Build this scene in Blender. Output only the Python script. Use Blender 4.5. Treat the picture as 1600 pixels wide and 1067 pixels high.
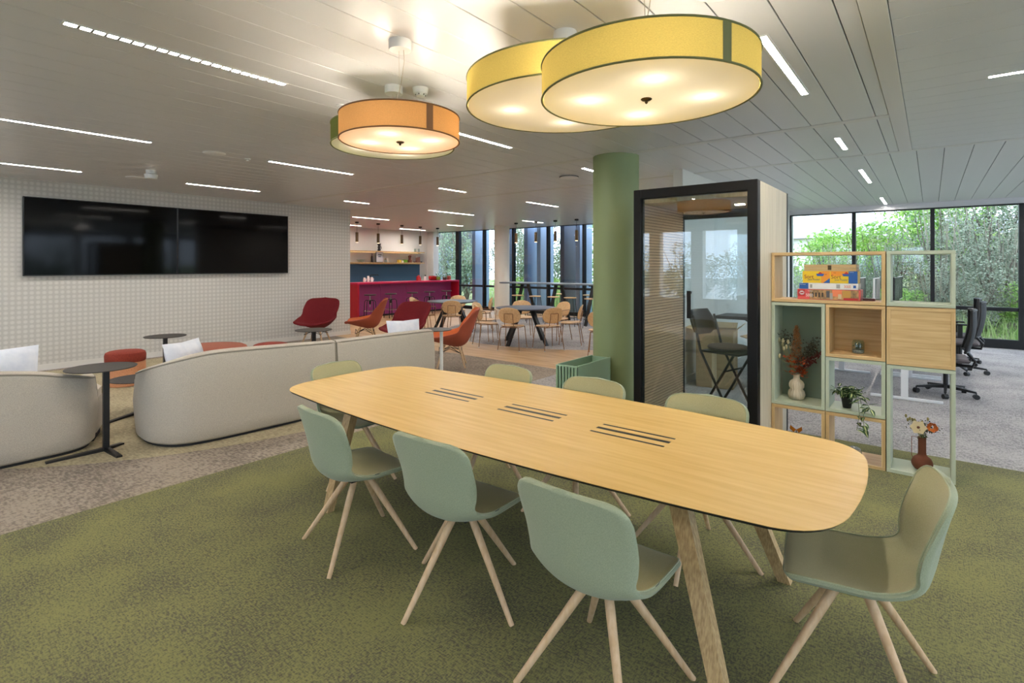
import bpy, math, random
from math import sin, cos, pi, radians, sqrt, atan2, hypot
from mathutils import Vector, Matrix
import bmesh

# ------------------------------------------------------------------ clean
for o in list(bpy.data.objects):
    bpy.data.objects.remove(o)
sc = bpy.context.scene
COL = sc.collection
CH = 2.9          # ceiling height

# ------------------------------------------------------------------ camera
cd = bpy.data.cameras.new('camera')
cam = bpy.data.objects.new('camera', cd)
COL.objects.link(cam)
cd.sensor_width = 36.0
cd.lens = 36.0 * 827.0 / 1600.0
cd.shift_y = -(533.5 - 415.0) / 1600.0
cd.clip_start = 0.05
cam.location = (0, 0, 1.6)
cam.rotation_euler = (pi / 2, 0, radians(38.38))
sc.camera = cam

# ------------------------------------------------------------------ light: overcast sky, exposure
SKY = 5.0
LAMP = 140.0       # radiance of the linear ceiling lights
BULB = 8.0        # watts of each bulb in the drum pendants
EXPOSURE = 0.36
W = bpy.data.worlds.new('overcast_sky')
sc.world = W
W.use_nodes = True
wn = W.node_tree.nodes
wl = W.node_tree.links
wn.clear()
wo = wn.new('ShaderNodeOutputWorld')
bg = wn.new('ShaderNodeBackground')
tc = wn.new('ShaderNodeTexCoord')
sx = wn.new('ShaderNodeSeparateXYZ')
rp = wn.new('ShaderNodeValToRGB')
wl.new(tc.outputs['Generated'], sx.inputs[0])
wl.new(sx.outputs['Z'], rp.inputs[0])
rp.color_ramp.elements[0].position = 0.0
rp.color_ramp.elements[0].color = (0.70, 0.82, 0.97, 1)
rp.color_ramp.elements[1].position = 0.9
rp.color_ramp.elements[1].color = (0.74, 0.87, 1.05, 1)
wl.new(rp.outputs[0], bg.inputs['Color'])
bg.inputs['Strength'].default_value = SKY
wl.new(bg.outputs[0], wo.inputs['Surface'])
sc.view_settings.view_transform = 'Standard'
sc.view_settings.look = 'None'
sc.view_settings.gamma = 1.0
sc.view_settings.use_curve_mapping = False
sc.view_settings.exposure = EXPOSURE
try:
    sc.cycles.max_bounces = 9
    sc.cycles.diffuse_bounces = 5
    sc.cycles.glossy_bounces = 4
    sc.cycles.transmission_bounces = 6
    sc.cycles.transparent_max_bounces = 24
    sc.cycles.caustics_reflective = False
    sc.cycles.caustics_refractive = False
    sc.cycles.sample_clamp_indirect = 6.0
    sc.cycles.use_denoising = True
except Exception:
    pass


def portal(x, y, z, w, h, rz):
    l = bpy.data.lights.new('daylight_portal', 'AREA')
    l.shape = 'RECTANGLE'; l.size = w; l.size_y = h
    l.cycles.is_portal = True
    o = bpy.data.objects.new('daylight_portal', l)
    o.location = (x, y, z)
    o.rotation_euler = (-pi / 2, 0, rz)      # rz=0 shines towards -Y
    COL.objects.link(o)


portal(-9, 14.7, 1.45, 13, 2.9, 0)
portal(1.2, 14.1, 1.45, 7.6, 2.9, 0)
portal(5.2, 4.5, 1.5, 18, 2.8, -pi / 2)
portal(-3, -4.7, 1.6, 15.5, 2.0, pi)


# ------------------------------------------------------------------ materials
def lin(c):
    return tuple(((v / 255.0) / 12.92 if v / 255.0 <= 0.04045 else ((v / 255.0 + 0.055) / 1.055) ** 2.4) for v in c) + (1.0,)


MATS = {}


def M(name, col=(200, 200, 200), rough=0.5, metal=0.0, spec=0.5, col2=None, scale=(8, 8, 8), detail=3.0, lo=0.35, hi=0.65,
      bump=0.0, bscale=None, trans=0.0, emit=None, estr=0.0, alpha=None, sheen=0.0, coat=0.0, island=False, island_hi=None, dist=0.0):
    if name in MATS:
        return MATS[name]
    m = bpy.data.materials.new(name)
    m.use_nodes = True
    nt = m.node_tree; n = nt.nodes; L = nt.links
    p = n['Principled BSDF']
    p.inputs['Base Color'].default_value = lin(col)
    p.inputs['Roughness'].default_value = rough
    p.inputs['Metallic'].default_value = metal
    p.inputs['Specular IOR Level'].default_value = spec
    if sheen:
        p.inputs['Sheen Weight'].default_value = sheen
    if coat:
        p.inputs['Coat Weight'].default_value = coat
    if trans:
        p.inputs['Transmission Weight'].default_value = trans
    if emit:
        p.inputs['Emission Color'].default_value = lin(emit)
        p.inputs['Emission Strength'].default_value = estr
    src = None
    if col2 or bump:
        t = n.new('ShaderNodeTexCoord')
        mp = n.new('ShaderNodeMapping')
        mp.inputs['Scale'].default_value = scale
        L.new(t.outputs['Object'], mp.inputs[0])
        no = n.new('ShaderNodeTexNoise')
        no.inputs['Scale'].default_value = 1.0
        no.inputs['Detail'].default_value = detail
        no.inputs['Distortion'].default_value = dist
        L.new(mp.outputs[0], no.inputs['Vector'])
        src = no
    if col2:
        r = n.new('ShaderNodeValToRGB')
        r.color_ramp.elements[0].position = lo
        r.color_ramp.elements[0].color = lin(col)
        r.color_ramp.elements[1].position = hi
        r.color_ramp.elements[1].color = lin(col2)
        L.new(src.outputs['Fac'], r.inputs[0])
        L.new(r.outputs[0], p.inputs['Base Color'])
    if island:
        g = n.new('ShaderNodeNewGeometry')
        r = n.new('ShaderNodeValToRGB')
        r.color_ramp.elements[0].color = lin(col)
        r.color_ramp.elements[1].color = lin(island_hi)
        L.new(g.outputs['Random Per Island'], r.inputs[0])
        L.new(r.outputs[0], p.inputs['Base Color'])
    if bump:
        bsrc = src
        if bscale:
            mp2 = n.new('ShaderNodeMapping'); mp2.inputs['Scale'].default_value = bscale
            L.new(t.outputs['Object'], mp2.inputs[0])
            bsrc = n.new('ShaderNodeTexNoise'); bsrc.inputs['Scale'].default_value = 1.0
            bsrc.inputs['Detail'].default_value = 2.0
            L.new(mp2.outputs[0], bsrc.inputs['Vector'])
        b = n.new('ShaderNodeBump')
        b.inputs['Strength'].default_value = bump
        b.inputs['Distance'].default_value = 0.01
        L.new(bsrc.outputs['Fac'], b.inputs['Height'])
        L.new(b.outputs[0], p.inputs['Normal'])
    MATS[name] = m
    return m


def glass(name, tint=(245, 250, 250), gloss=1.0, body=0.0):
    """Thin pane: fresnel reflection over clear transmission."""
    if name in MATS:
        return MATS[name]
    m = bpy.data.materials.new(name); m.use_nodes = True
    nt = m.node_tree; n = nt.nodes; L = nt.links
    n.remove(n['Principled BSDF'])
    out = n['Material Output']
    tr = n.new('ShaderNodeBsdfTransparent'); tr.inputs[0].default_value = lin(tint)
    gl = n.new('ShaderNodeBsdfGlossy'); gl.inputs['Roughness'].default_value = 0.0
    gl.inputs[0].default_value = (1, 1, 1, 1)
    fr = n.new('ShaderNodeFresnel'); fr.inputs[0].default_value = 1.52
    ge = n.new('ShaderNodeNewGeometry'); ior = n.new('ShaderNodeMapRange')
    ior.inputs['To Min'].default_value = 1.52; ior.inputs['To Max'].default_value = 1 / 1.52
    L.new(ge.outputs['Backfacing'], ior.inputs['Value']); L.new(ior.outputs[0], fr.inputs[0])
    mu = n.new('ShaderNodeMath'); mu.operation = 'MULTIPLY'; mu.inputs[1].default_value = gloss
    mx = n.new('ShaderNodeMixShader')
    L.new(fr.outputs[0], mu.inputs[0]); L.new(mu.outputs[0], mx.inputs[0])
    L.new(tr.outputs[0], mx.inputs[1]); L.new(gl.outputs[0], mx.inputs[2])
    L.new(mx.outputs[0], out.inputs[0])
    MATS[name] = m
    return m


def translucent(name, col, tcol, f=0.5, weave=0.0):
    """Lamp fabric / diffuser: diffuse reflection mixed with diffuse transmission."""
    if name in MATS:
        return MATS[name]
    m = bpy.data.materials.new(name); m.use_nodes = True
    nt = m.node_tree; n = nt.nodes; L = nt.links
    n.remove(n['Principled BSDF'])
    out = n['Material Output']
    d = n.new('ShaderNodeBsdfDiffuse'); d.inputs[0].default_value = lin(col)
    t = n.new('ShaderNodeBsdfTranslucent'); t.inputs[0].default_value = lin(tcol)
    mx = n.new('ShaderNodeMixShader'); mx.inputs[0].default_value = f
    if weave:
        tcn = n.new('ShaderNodeTexCoord'); mp = n.new('ShaderNodeMapping')
        mp.inputs['Scale'].default_value = (160, 160, 420)
        L.new(tcn.outputs['Object'], mp.inputs[0])
        no = n.new('ShaderNodeTexNoise'); no.inputs['Scale'].default_value = 1.0
        L.new(mp.outputs[0], no.inputs['Vector'])
        for node, c in ((d, col), (t, tcol)):
            r = n.new('ShaderNodeValToRGB')
            r.color_ramp.elements[0].position = 0.3; r.color_ramp.elements[1].position = 0.7
            r.color_ramp.elements[0].color = lin(tuple(v * (1 - weave) for v in c))
            r.color_ramp.elements[1].color = lin(c)
            L.new(no.outputs['Fac'], r.inputs[0]); L.new(r.outputs[0], node.inputs[0])
    L.new(d.outputs[0], mx.inputs[1]); L.new(t.outputs[0], mx.inputs[2])
    L.new(mx.outputs[0], out.inputs[0])
    MATS[name] = m
    return m


# ------------------------------------------------------------------ mesh builder
class MB:
    def __init__(s):
        s.v = []; s.f = []; s.mi = []; s.m = 0; s.T = None

    def add(s, vs, fs):
        b = len(s.v)
        if s.T is not None:
            vs = [s.T @ Vector(p) for p in vs]
        s.v += [tuple(p) for p in vs]
        s.f += [tuple(i + b for i in f) for f in fs]
        s.mi += [s.m] * len(fs)
        return s

    def box(s, x0, x1, y0, y1, z0, z1, b=0.0):
        if x0 > x1: x0, x1 = x1, x0
        if y0 > y1: y0, y1 = y1, y0
        if z0 > z1: z0, z1 = z1, z0
        if b <= 0:
            vs = [(x0, y0, z0), (x1, y0, z0), (x1, y1, z0), (x0, y1, z0), (x0, y0, z1), (x1, y0, z1), (x1, y1, z1), (x0, y1, z1)]
            return s.add(vs, [(0, 3, 2, 1), (4, 5, 6, 7), (0, 1, 5, 4), (1, 2, 6, 5), (2, 3, 7, 6), (3, 0, 4, 7)])
        b = min(b, (x1 - x0) * .49, (y1 - y0) * .49, (z1 - z0) * .49)
        pts = []
        for x, dx in ((x0, b), (x1, -b)):
            for y, dy in ((y0, b), (y1, -b)):
                for z, dz in ((z0, b), (z1, -b)):
                    pts += [(x, y + dy, z + dz), (x + dx, y, z + dz), (x + dx, y + dy, z)]
        return s.hull(pts)

    def hull(s, pts):
        bm = bmesh.new()
        for p in pts:
            bm.verts.new(p)
        r = bmesh.ops.convex_hull(bm, input=bm.verts[:])
        bmesh.ops.dissolve_limit(bm, angle_limit=0.01, verts=bm.verts[:], edges=bm.edges[:])
        bm.verts.index_update()
        vs = [v.co.copy() for v in bm.verts]
        fs = [tuple(v.index for v in f.verts) for f in bm.faces]
        bm.free()
        return s.add(vs, fs)

    def cyl(s, p0, p1, r0, r1=None, n=12, cap=True):
        r1 = r0 if r1 is None else r1
        p0 = Vector(p0); p1 = Vector(p1)
        d = (p1 - p0).normalized()
        a = d.orthogonal().normalized(); c = d.cross(a)
        vs = []
        for p, r in ((p0, r0), (p1, r1)):
            for i in range(n):
                t = 2 * pi * i / n
                vs.append(p + (a * cos(t) + c * sin(t)) * r)
        fs = [(i, (i + 1) % n, n + (i + 1) % n, n + i) for i in range(n)]
        if cap:
            fs += [tuple(range(n - 1, -1, -1)), tuple(range(n, 2 * n))]
        return s.add(vs, fs)

    def tube(s, pts, r, n=8, closed=False):
        P = [Vector(p) for p in pts]
        N = len(P)
        R = r if isinstance(r, (list, tuple)) else [r] * N
        ref = None; vs = []
        for i in range(N):
            a = P[(i - 1) % N] if (closed or i > 0) else P[i]
            b = P[(i + 1) % N] if (closed or i < N - 1) else P[i]
            d = (b - a).normalized()
            if ref is None:
                ref = d.orthogonal().normalized()
            ref = (ref - d * ref.dot(d))
            if ref.length < 1e-6:
                ref = d.orthogonal()
            ref.normalize()
            c = d.cross(ref)
            for k in range(n):
                t = 2 * pi * k / n
                vs.append(P[i] + (ref * cos(t) + c * sin(t)) * R[i])
        fs = []
        for i in range(N if closed else N - 1):
            j = (i + 1) % N
            for k in range(n):
                fs.append((i * n + k, i * n + (k + 1) % n, j * n + (k + 1) % n, j * n + k))
        if not closed:
            fs += [tuple(range(n - 1, -1, -1)), tuple(range((N - 1) * n, N * n))]
        return s.add(vs, fs)

    def lathe(s, prof, n=24, cx=0, cy=0, rib=None):
        vs = []; fs = []
        for (r, z) in prof:
            for i in range(n):
                t = 2 * pi * i / n
                rr = r * (1 + (rib[1] * cos(rib[0] * t) if rib else 0))
                vs.append((cx + rr * cos(t), cy + rr * sin(t), z))
        m = len(prof)
        for j in range(m - 1):
            for i in range(n):
                fs.append((j * n + i, j * n + (i + 1) % n, (j + 1) * n + (i + 1) % n, (j + 1) * n + i))
        fs += [tuple(range(n - 1, -1, -1)), tuple(range((m - 1) * n, m * n))]
        return s.add(vs, fs)

    def prism(s, poly, z0, z1, inset=0.0):
        n = len(poly)
        cx = sum(p[0] for p in poly) / n; cy = sum(p[1] for p in poly) / n
        lo = poly
        if inset:
            lo = [(p[0] - (p[0] - cx) / hypot(p[0] - cx, p[1] - cy) * inset, p[1] - (p[1] - cy) / hypot(p[0] - cx, p[1] - cy) * inset) for p in poly]
        vs = [(p[0], p[1], z0) for p in lo] + [(p[0], p[1], z1) for p in poly]
        fs = [tuple(range(n - 1, -1, -1)), tuple(range(n, 2 * n))] + [(i, (i + 1) % n, n + (i + 1) % n, n + i) for i in range(n)]
        return s.add(vs, fs)

    def shell(s, P, t, m_in=0, m_out=0, m_rim=None):
        """Padded sheet: grid P[v][u] is the inner face, thickened by t against its normals, with a rounded rim."""
        V = len(P); U = len(P[0])
        P = [[Vector(q) for q in row] for row in P]
        Q = []
        for v in range(V):
            row = []
            for u in range(U):
                du = P[v][min(u + 1, U - 1)] - P[v][max(u - 1, 0)]
                dv = P[min(v + 1, V - 1)][u] - P[max(v - 1, 0)][u]
                nn = du.cross(dv)
                nn = nn.normalized() if nn.length > 1e-9 else Vector((0, 0, 1))
                row.append(P[v][u] - nn * t)
            Q.append(row)
        idx = lambda v, u: v * U + u
        vs = [p for row in P for p in row] + [p for row in Q for p in row]
        o = V * U
        fin = [(idx(v, u), idx(v, u + 1), idx(v + 1, u + 1), idx(v + 1, u)) for v in range(V - 1) for u in range(U - 1)]
        fout = [tuple(o + i for i in reversed(f)) for f in fin]
        loop = [(0, u) for u in range(U)] + [(v, U - 1) for v in range(1, V)] + [(V - 1, u) for u in range(U - 2, -1, -1)] + [(v, 0) for v in range(V - 2, 0, -1)]
        inn = [(min(max(v, 1), V - 2), min(max(u, 1), U - 2)) for v, u in loop]
        mid = []
        for (v, u), (a, b) in zip(loop, inn):
            c = (P[v][u] + Q[v][u]) / 2
            e = (c - (P[a][b] + Q[a][b]) / 2)
            mid.append(c + (e.normalized() * t * 0.45 if e.length > 1e-6 else Vector()))
        k = len(vs)
        vs += mid
        nl = len(loop)
        frim = []
        for i in range(nl):
            j = (i + 1) % nl
            a = idx(*loop[i]); b = idx(*loop[j])
            frim.append((b, a, k + i, k + j))
            frim.append((o + a, o + b, k + j, k + i))
        mm = s.m
        s.m = m_in; s.add(vs, fin)
        b0 = len(s.v) - len(vs)
        for fs, mi in ((fout, m_out), (frim, m_out if m_rim is None else m_rim)):
            s.f += [tuple(i + b0 for i in f) for f in fs]; s.mi += [mi] * len(fs)
        s.m = mm
        return s

    def ball(s, c, r, n=10, m=7):
        rx, ry, rz = r if isinstance(r, (tuple, list)) else (r, r, r)
        vs = [(c[0], c[1], c[2] - rz)]
        for j in range(1, m):
            a = -pi / 2 + pi * j / m
            for i in range(n):
                t = 2 * pi * i / n
                vs.append((c[0] + rx * cos(a) * cos(t), c[1] + ry * cos(a) * sin(t), c[2] + rz * sin(a)))
        vs.append((c[0], c[1], c[2] + rz))
        fs = [(0, 1 + (i + 1) % n, 1 + i) for i in range(n)]
        for j in range(m - 2):
            for i in range(n):
                fs.append((1 + j * n + i, 1 + j * n + (i + 1) % n, 1 + (j + 1) * n + (i + 1) % n, 1 + (j + 1) * n + i))
        e = len(vs) - 1; q = 1 + (m - 2) * n
        fs += [(q + i, q + (i + 1) % n, e) for i in range(n)]
        return s.add(vs, fs)

    def mesh(s, name, mats, smooth=False, angle=40):
        me = bpy.data.meshes.new(name)
        me.from_pydata(s.v, [], s.f)
        for m in (mats if isinstance(mats, (list, tuple)) else [mats]):
            me.materials.append(m)
        if any(s.mi):
            me.polygons.foreach_set('material_index', s.mi)
        if smooth:
            me.shade_smooth()
            me.set_sharp_from_angle(angle=radians(angle))
        me.update()
        return me

    def build(s, name, mats, parent=None, smooth=False, angle=40, loc=None, rz=None, kind=None, label=None):
        o = bpy.data.objects.new(name, s.mesh(name, mats, smooth, angle))
        COL.objects.link(o)
        if parent is not None:
            o.parent = parent
        if loc is not None:
            o.location = loc
        if rz is not None:
            o.rotation_euler = (0, 0, rz)
        if kind:
            o['kind'] = kind
        if label:
            o['label'] = label
        return o


def inst(name, me, parent=None, loc=(0, 0, 0), rot=(0, 0, 0), scale=None):
    o = bpy.data.objects.new(name, me)
    COL.objects.link(o)
    if parent is not None:
        o.parent = parent
    o.location = loc
    o.rotation_euler = rot
    if scale is not None:
        o.scale = scale
    return o


def tag(o, label, cat, group=None):
    o['label'] = label; o['category'] = cat
    if group:
        o['group'] = group
    return o


def thing(name, label, cat, loc=(0, 0, 0), rz=0.0, group=None):
    o = bpy.data.objects.new(name, None)
    COL.objects.link(o)
    o.empty_display_size = 0.1
    o.location = loc
    o.rotation_euler = (0, 0, rz)
    return tag(o, label, cat, group)


def kids(o):
    return [c for c in o.children]


def dup(root, label=None, loc=None, rz=None, parent=None):
    c = root.copy()
    COL.objects.link(c)
    if parent is not None:
        c.parent = parent
    if loc is not None:
        c.location = loc
    if rz is not None:
        c.rotation_euler = (0, 0, rz)
    if label:
        c['label'] = label
    for k in kids(root):
        dup(k, parent=c)
    return c


def struct(o):
    o['kind'] = 'structure'
    return o


def text(body, size, mat, parent, loc, rot, name='lettering', align='LEFT', sx=1.0):
    cu = bpy.data.curves.new(name, 'FONT')
    cu.body = body; cu.size = size; cu.align_x = align; cu.extrude = 0.0004
    cu.materials.append(mat)
    o = bpy.data.objects.new(name, cu)
    COL.objects.link(o)
    me = bpy.data.meshes.new_from_object(o.evaluated_get(bpy.context.evaluated_depsgraph_get()))
    bpy.data.objects.remove(o)
    o = inst(name, me, parent, loc, rot, (sx, 1, 1))
    return o


# palette
m_ceil = M('ceiling_panel_paint', (212, 212, 214), rough=0.34, spec=0.6)
m_ceil_dark = M('ceiling_void', (70, 70, 70), rough=0.9)
m_trimc = M('ceiling_trim_paint', (214, 213, 210), rough=0.5)
m_white = M('white_paint', (226, 224, 218), rough=0.6)
m_whitegloss = M('white_lacquer', (232, 233, 232), rough=0.35)
m_black = M('black_powder_coat', (22, 22, 23), rough=0.45)
m_dark = M('dark_frame_metal', (28, 31, 35), rough=0.4, metal=0.2)
m_oak = M('pale_oak', (214, 184, 132), rough=0.5, col2=(196, 160, 108), scale=(60, 60, 3), detail=4)
m_oakx = M('pale_oak_along_x', (214, 184, 132), rough=0.5, col2=(196, 160, 108), scale=(3, 60, 60), detail=4)
m_beech = M('beech_leg', (214, 184, 148), rough=0.5, col2=(200, 166, 126), scale=(50, 50, 6), detail=3)
m_ply = M('beech_ply', (222, 188, 144), rough=0.5, col2=(208, 170, 124), scale=(40, 6, 40), detail=3)
m_pane = glass('window_glass', (244, 246, 248))
m_booth = glass('booth_glass', (240, 246, 248), 1.5)
m_clear = glass('clear_glass', (240, 246, 244))
m_lamp = M('light_diffuser', (255, 250, 244), rough=0.6, emit=(255, 247, 238), estr=LAMP)
m_screen = M('screen_black', (5, 5, 6), rough=0.07, spec=0.16)
m_chrome = M('chrome', (190, 190, 190), rough=0.2, metal=1.0)
m_steel = M('brushed_steel', (170, 170, 168), rough=0.35, metal=1.0)

rnd = random.Random(7)

# ================================================================== SETTING
# ---- floor with carpet zones
def carpet(name, a, b, fine=90, rot=0.0):
    m = bpy.data.materials.new(name); m.use_nodes = True
    nt = m.node_tree; n = nt.nodes; L = nt.links
    p = n['Principled BSDF']; p.inputs['Roughness'].default_value = 0.95
    p.inputs['Specular IOR Level'].default_value = 0.15
    t = n.new('ShaderNodeTexCoord')
    outs = []
    for sc_, det in (((fine, fine * 0.35, 1), 3.0), ((fine * .3, fine * .9, 1), 3.0), ((2.2, 2.2, 1), 4.0)):
        mp = n.new('ShaderNodeMapping'); mp.inputs['Scale'].default_value = sc_
        mp.inputs['Rotation'].default_value = (0, 0, rot)
        L.new(t.outputs['Object'], mp.inputs[0])
        no = n.new('ShaderNodeTexNoise'); no.inputs['Scale'].default_value = 1.0; no.inputs['Detail'].default_value = det
        L.new(mp.outputs[0], no.inputs['Vector'])
        outs.append(no.outputs['Fac'])
    a1 = n.new('ShaderNodeMath'); a1.operation = 'ADD'
    L.new(outs[0], a1.inputs[0]); L.new(outs[1], a1.inputs[1])
    a2 = n.new('ShaderNodeMath'); a2.operation = 'MULTIPLY_ADD'; a2.inputs[1].default_value = 0.5
    L.new(a1.outputs[0], a2.inputs[0])
    a3 = n.new('ShaderNodeMath'); a3.operation = 'MULTIPLY_ADD'; a3.inputs[1].default_value = 0.3; a3.inputs[2].default_value = -0.15
    L.new(outs[2], a3.inputs[0]); L.new(a3.outputs[0], a2.inputs[2])
    r = n.new('ShaderNodeValToRGB')
    r.color_ramp.elements[0].position = 0.40; r.color_ramp.elements[0].color = lin(b)
    r.color_ramp.elements[1].position = 0.56; r.color_ramp.elements[1].color = lin(a)
    L.new(a2.outputs[0], r.inputs[0]); L.new(r.outputs[0], p.inputs['Base Color'])
    bp = n.new('ShaderNodeBump'); bp.inputs['Strength'].default_value = 0.5; bp.inputs['Distance'].default_value = 0.004
    L.new(a1.outputs[0], bp.inputs['Height']); L.new(bp.outputs[0], p.inputs['Normal'])
    return m


mc_grey = carpet('grey_carpet', (176, 172, 170), (132, 130, 131), 70, 0.15)
mc_green = carpet('green_carpet', (130, 129, 84), (90, 88, 74), 150)
mc_taupe = carpet('taupe_carpet', (160, 148, 134), (118, 109, 100), 60)
mc_lounge = carpet('sand_carpet', (180, 168, 138), (150, 140, 116), 60)
m_floorwood = M('oak_plank_floor', (206, 172, 128), rough=0.42, col2=(178, 142, 98), scale=(1.2, 9, 1), detail=5)

floor = struct(MB().box(-15.9, 5.1, -4.6, 14.6, -0.12, 0).build('floor', mc_grey))


def circ(cx, cy, r, a0, a1, n):
    return [(cx + r * cos(radians(a0 + (a1 - a0) * i / n)), cy + r * sin(radians(a0 + (a1 - a0) * i / n))) for i in range(n + 1)]


def zone(name, poly, z, mat):
    return MB().prism(poly, 0.0, z).build(name, mat, floor)


zone('green_carpet', [(-4.33, -4.5), (5, -4.5), (5, 5.68), (-4.33, 5.68)], 0.0015, mc_green)
zone('taupe_carpet', [(-10.6, -4.5), (-4.33, -4.5), (-4.33, 6.9), (-9.9, 6.9), (-10.6, 6.9)], 0.001, mc_taupe)
zone('sand_carpet', [p for p in circ(-7.95, 3.1, 3.22, -146, 213, 80) if p[0] > -10.6], 0.002, mc_lounge)
zone('wood_floor', [(-15.3, 7.2), (-9.9, 6.9), (-6.7, 6.92), (-4.4, 6.84), (-2.75, 6.78), (-2.75, 9.0), (-3.2, 14.3), (-15.3, 14.3)], 0.0012, m_floorwood)
zone('cafe_carpet', circ(-7.0, 11.3, 3.18, -180, 180, 64)[:-1], 0.002, mc_grey)

# ---- walls
mw = bpy.data.materials.new('dotted_wallpaper'); mw.use_nodes = True
nt = mw.node_tree; n = nt.nodes; L = nt.links
pb = n['Principled BSDF']; pb.inputs['Roughness'].default_value = 0.75
tco = n.new('ShaderNodeTexCoord'); mp = n.new('ShaderNodeMapping'); mp.inputs['Scale'].default_value = (0, 1 / .072, 1 / .072)
fr = n.new('ShaderNodeVectorMath'); fr.operation = 'FRACTION'
su = n.new('ShaderNodeVectorMath'); su.operation = 'SUBTRACT'; su.inputs[1].default_value = (0, .5, .5)
le = n.new('ShaderNodeVectorMath'); le.operation = 'LENGTH'
rr = n.new('ShaderNodeValToRGB')
rr.color_ramp.elements[0].position = 0.22; rr.color_ramp.elements[0].color = lin((214, 213, 208))
rr.color_ramp.elements[1].position = 0.46; rr.color_ramp.elements[1].color = lin((196, 195, 190))
L.new(tco.outputs['Object'], mp.inputs[0]); L.new(mp.outputs[0], fr.inputs[0]); L.new(fr.outputs[0], su.inputs[0])
L.new(su.outputs[0], le.inputs[0]); L.new(le.outputs['Value'], rr.inputs[0]); L.new(rr.outputs[0], pb.inputs['Base Color'])

struct(MB().box(-10.95, -10.65, -4.6, 7.35, 0, CH).build('wall_left', mw))
struct(MB().box(-10.65, -10.635, -4.6, 7.36, 0, 0.09).build('baseboard_left', m_white))
struct(MB().box(-15.7, -10.95, 7.15, 7.35, 0, CH).build('wall_kitchen_side', m_white))
struct(MB().box(-15.6, -15.4, 7.35, 14.4, 0, CH).build('wall_kitchen_back', m_white))
struct(MB().box(-15.4, -15.05, 14.12, 14.4, 0, CH).build('wall_kitchen_pier', m_white))
wp = struct(MB().box(-2.75, -2.62, 7.0, 14.3, 0, CH).build('wall_office_divider', m_white))
struct(MB().box(-2.62, -2.605, 7.0, 13.85, 0, 0.09).build('baseboard_divider', m_white))

# ---- ceiling: slab, trims, one panel per plank
ceiling = struct(MB().box(-15.9, 5.1, -4.6, 14.6, CH + .02, CH + .12).build('ceiling', m_ceil_dark))
XB = -0.285            # left edge of the long bulkhead trim
panel_cache = {}


def panel(x, y, w, l):
    key = (round(w, 3), round(l, 3))
    if key not in panel_cache:
        panel_cache[key] = MB().box(-w / 2 + .003, w / 2 - .003, -l / 2 + .002, l / 2 - .002, 0, .018, .0025).mesh('panel', m_ceil)
    inst('panel', panel_cache[key], ceiling, (x, y, CH))


PW = 0.248
SEG = [(-4.6, 5.58), (5.69, 7.42), (7.52, 14.4)]
xs = []
x = XB - 0.095
while x > -15.8:
    xs.append(x); x -= PW
for (a, b) in SEG:
    if a < 7:
        panel(XB - 0.0475, (a + b) / 2, 0.095, b - a)
    for x in xs:
        if x < -10.65 - .1 and a < 5:
            continue
        panel(x - PW / 2, (a + b) / 2, PW, b - a)
# right of the bulkhead the planks run across
y = 7.42
while y > -4.4:
    panel((-0.17 + 5) / 2, y - PW / 2, 5.17, PW); y -= PW
x = -0.132 - PW
for k in range(21):
    panel(x + PW / 2, (7.52 + 14.0) / 2, PW, 14.0 - 7.52); x += PW


def ctrim(nm, x0, x1, y0, y1, z=CH - .004):
    return MB().box(x0, x1, y0, y1, z, CH + .02, .002).build(nm, m_trimc, ceiling)


ctrim('strip', -15.5, XB, 5.58, 5.69)
ctrim('strip', -15.5, 5, 7.42, 7.52)
ctrim('strip', XB, -0.17, -4.6, 7.42, CH - .006)

# ---- columns
m_colgreen = M('green_paint', (139, 155, 112), rough=0.55)
o = struct(MB().cyl((-2.96, 5.74, 0), (-2.96, 5.74, CH + .01), 0.27, n=64, cap=False).build('wall_column_green', m_colgreen, smooth=True))
o['label'] = 'round structural column painted sage green'
o = struct(MB().cyl((-11.05, 13.42, 0), (-11.05, 13.42, CH + .01), 0.25, n=48, cap=False).build('wall_column_white', m_white, smooth=True))
o['label'] = 'round structural column painted white'

# ---- glazed facades
m_alu = M('blue_grey_aluminium', (120, 138, 158), rough=0.32, metal=0.5)


def glazing(name, xs, y, z0, zt, z1, base, heavy=(), out=1):
    """frame along X at y; panes between the mullions"""
    f = MB().box(xs[0] - .03, xs[-1] + .03, y - .06, y + .06, z0, z0 + base).box(xs[0] - .03, xs[-1] + .03, y - .05, y + .05, z1 - .022, z1).build(name, m_dark)
    struct(f)
    for i, x in enumerate(xs):
        w = .085 if i in heavy else .035
        MB().box(x - w, x + w, y - .07, y + .07, z0 + base, z1 - .02).build('mullion', m_dark, f)
    for a, b in zip(xs[:-1], xs[1:]):
        MB().box(a + .035, b - .035, y - .045, y + .045, zt - .035, zt + .035).build('transom', m_dark, f)
        for lo, hi in ((z0 + base, zt - .035), (zt + .035, z1 - .02)):
            MB().box(a + .035, b - .035, y - .006, y + .006, lo, hi).build('pane', m_pane, f)
    return f


glazing('window_1', [-15.3, -14.03, -12.72, -11.36, -9.91, -8.545, -7.15, -5.75, -4.35, -2.75], 14.45, 0, .86, CH, .12, heavy=(1,))
glazing('window_2', [-2.62, -1.346, .021, 1.345, 2.7, 4.0, 5.0], 13.95, 0, .755, 2.79, .17)
struct(MB().box(-2.62, 5.1, 13.85, 14.3, 2.79, CH + .02).build('trim_1', m_ceil))


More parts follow.
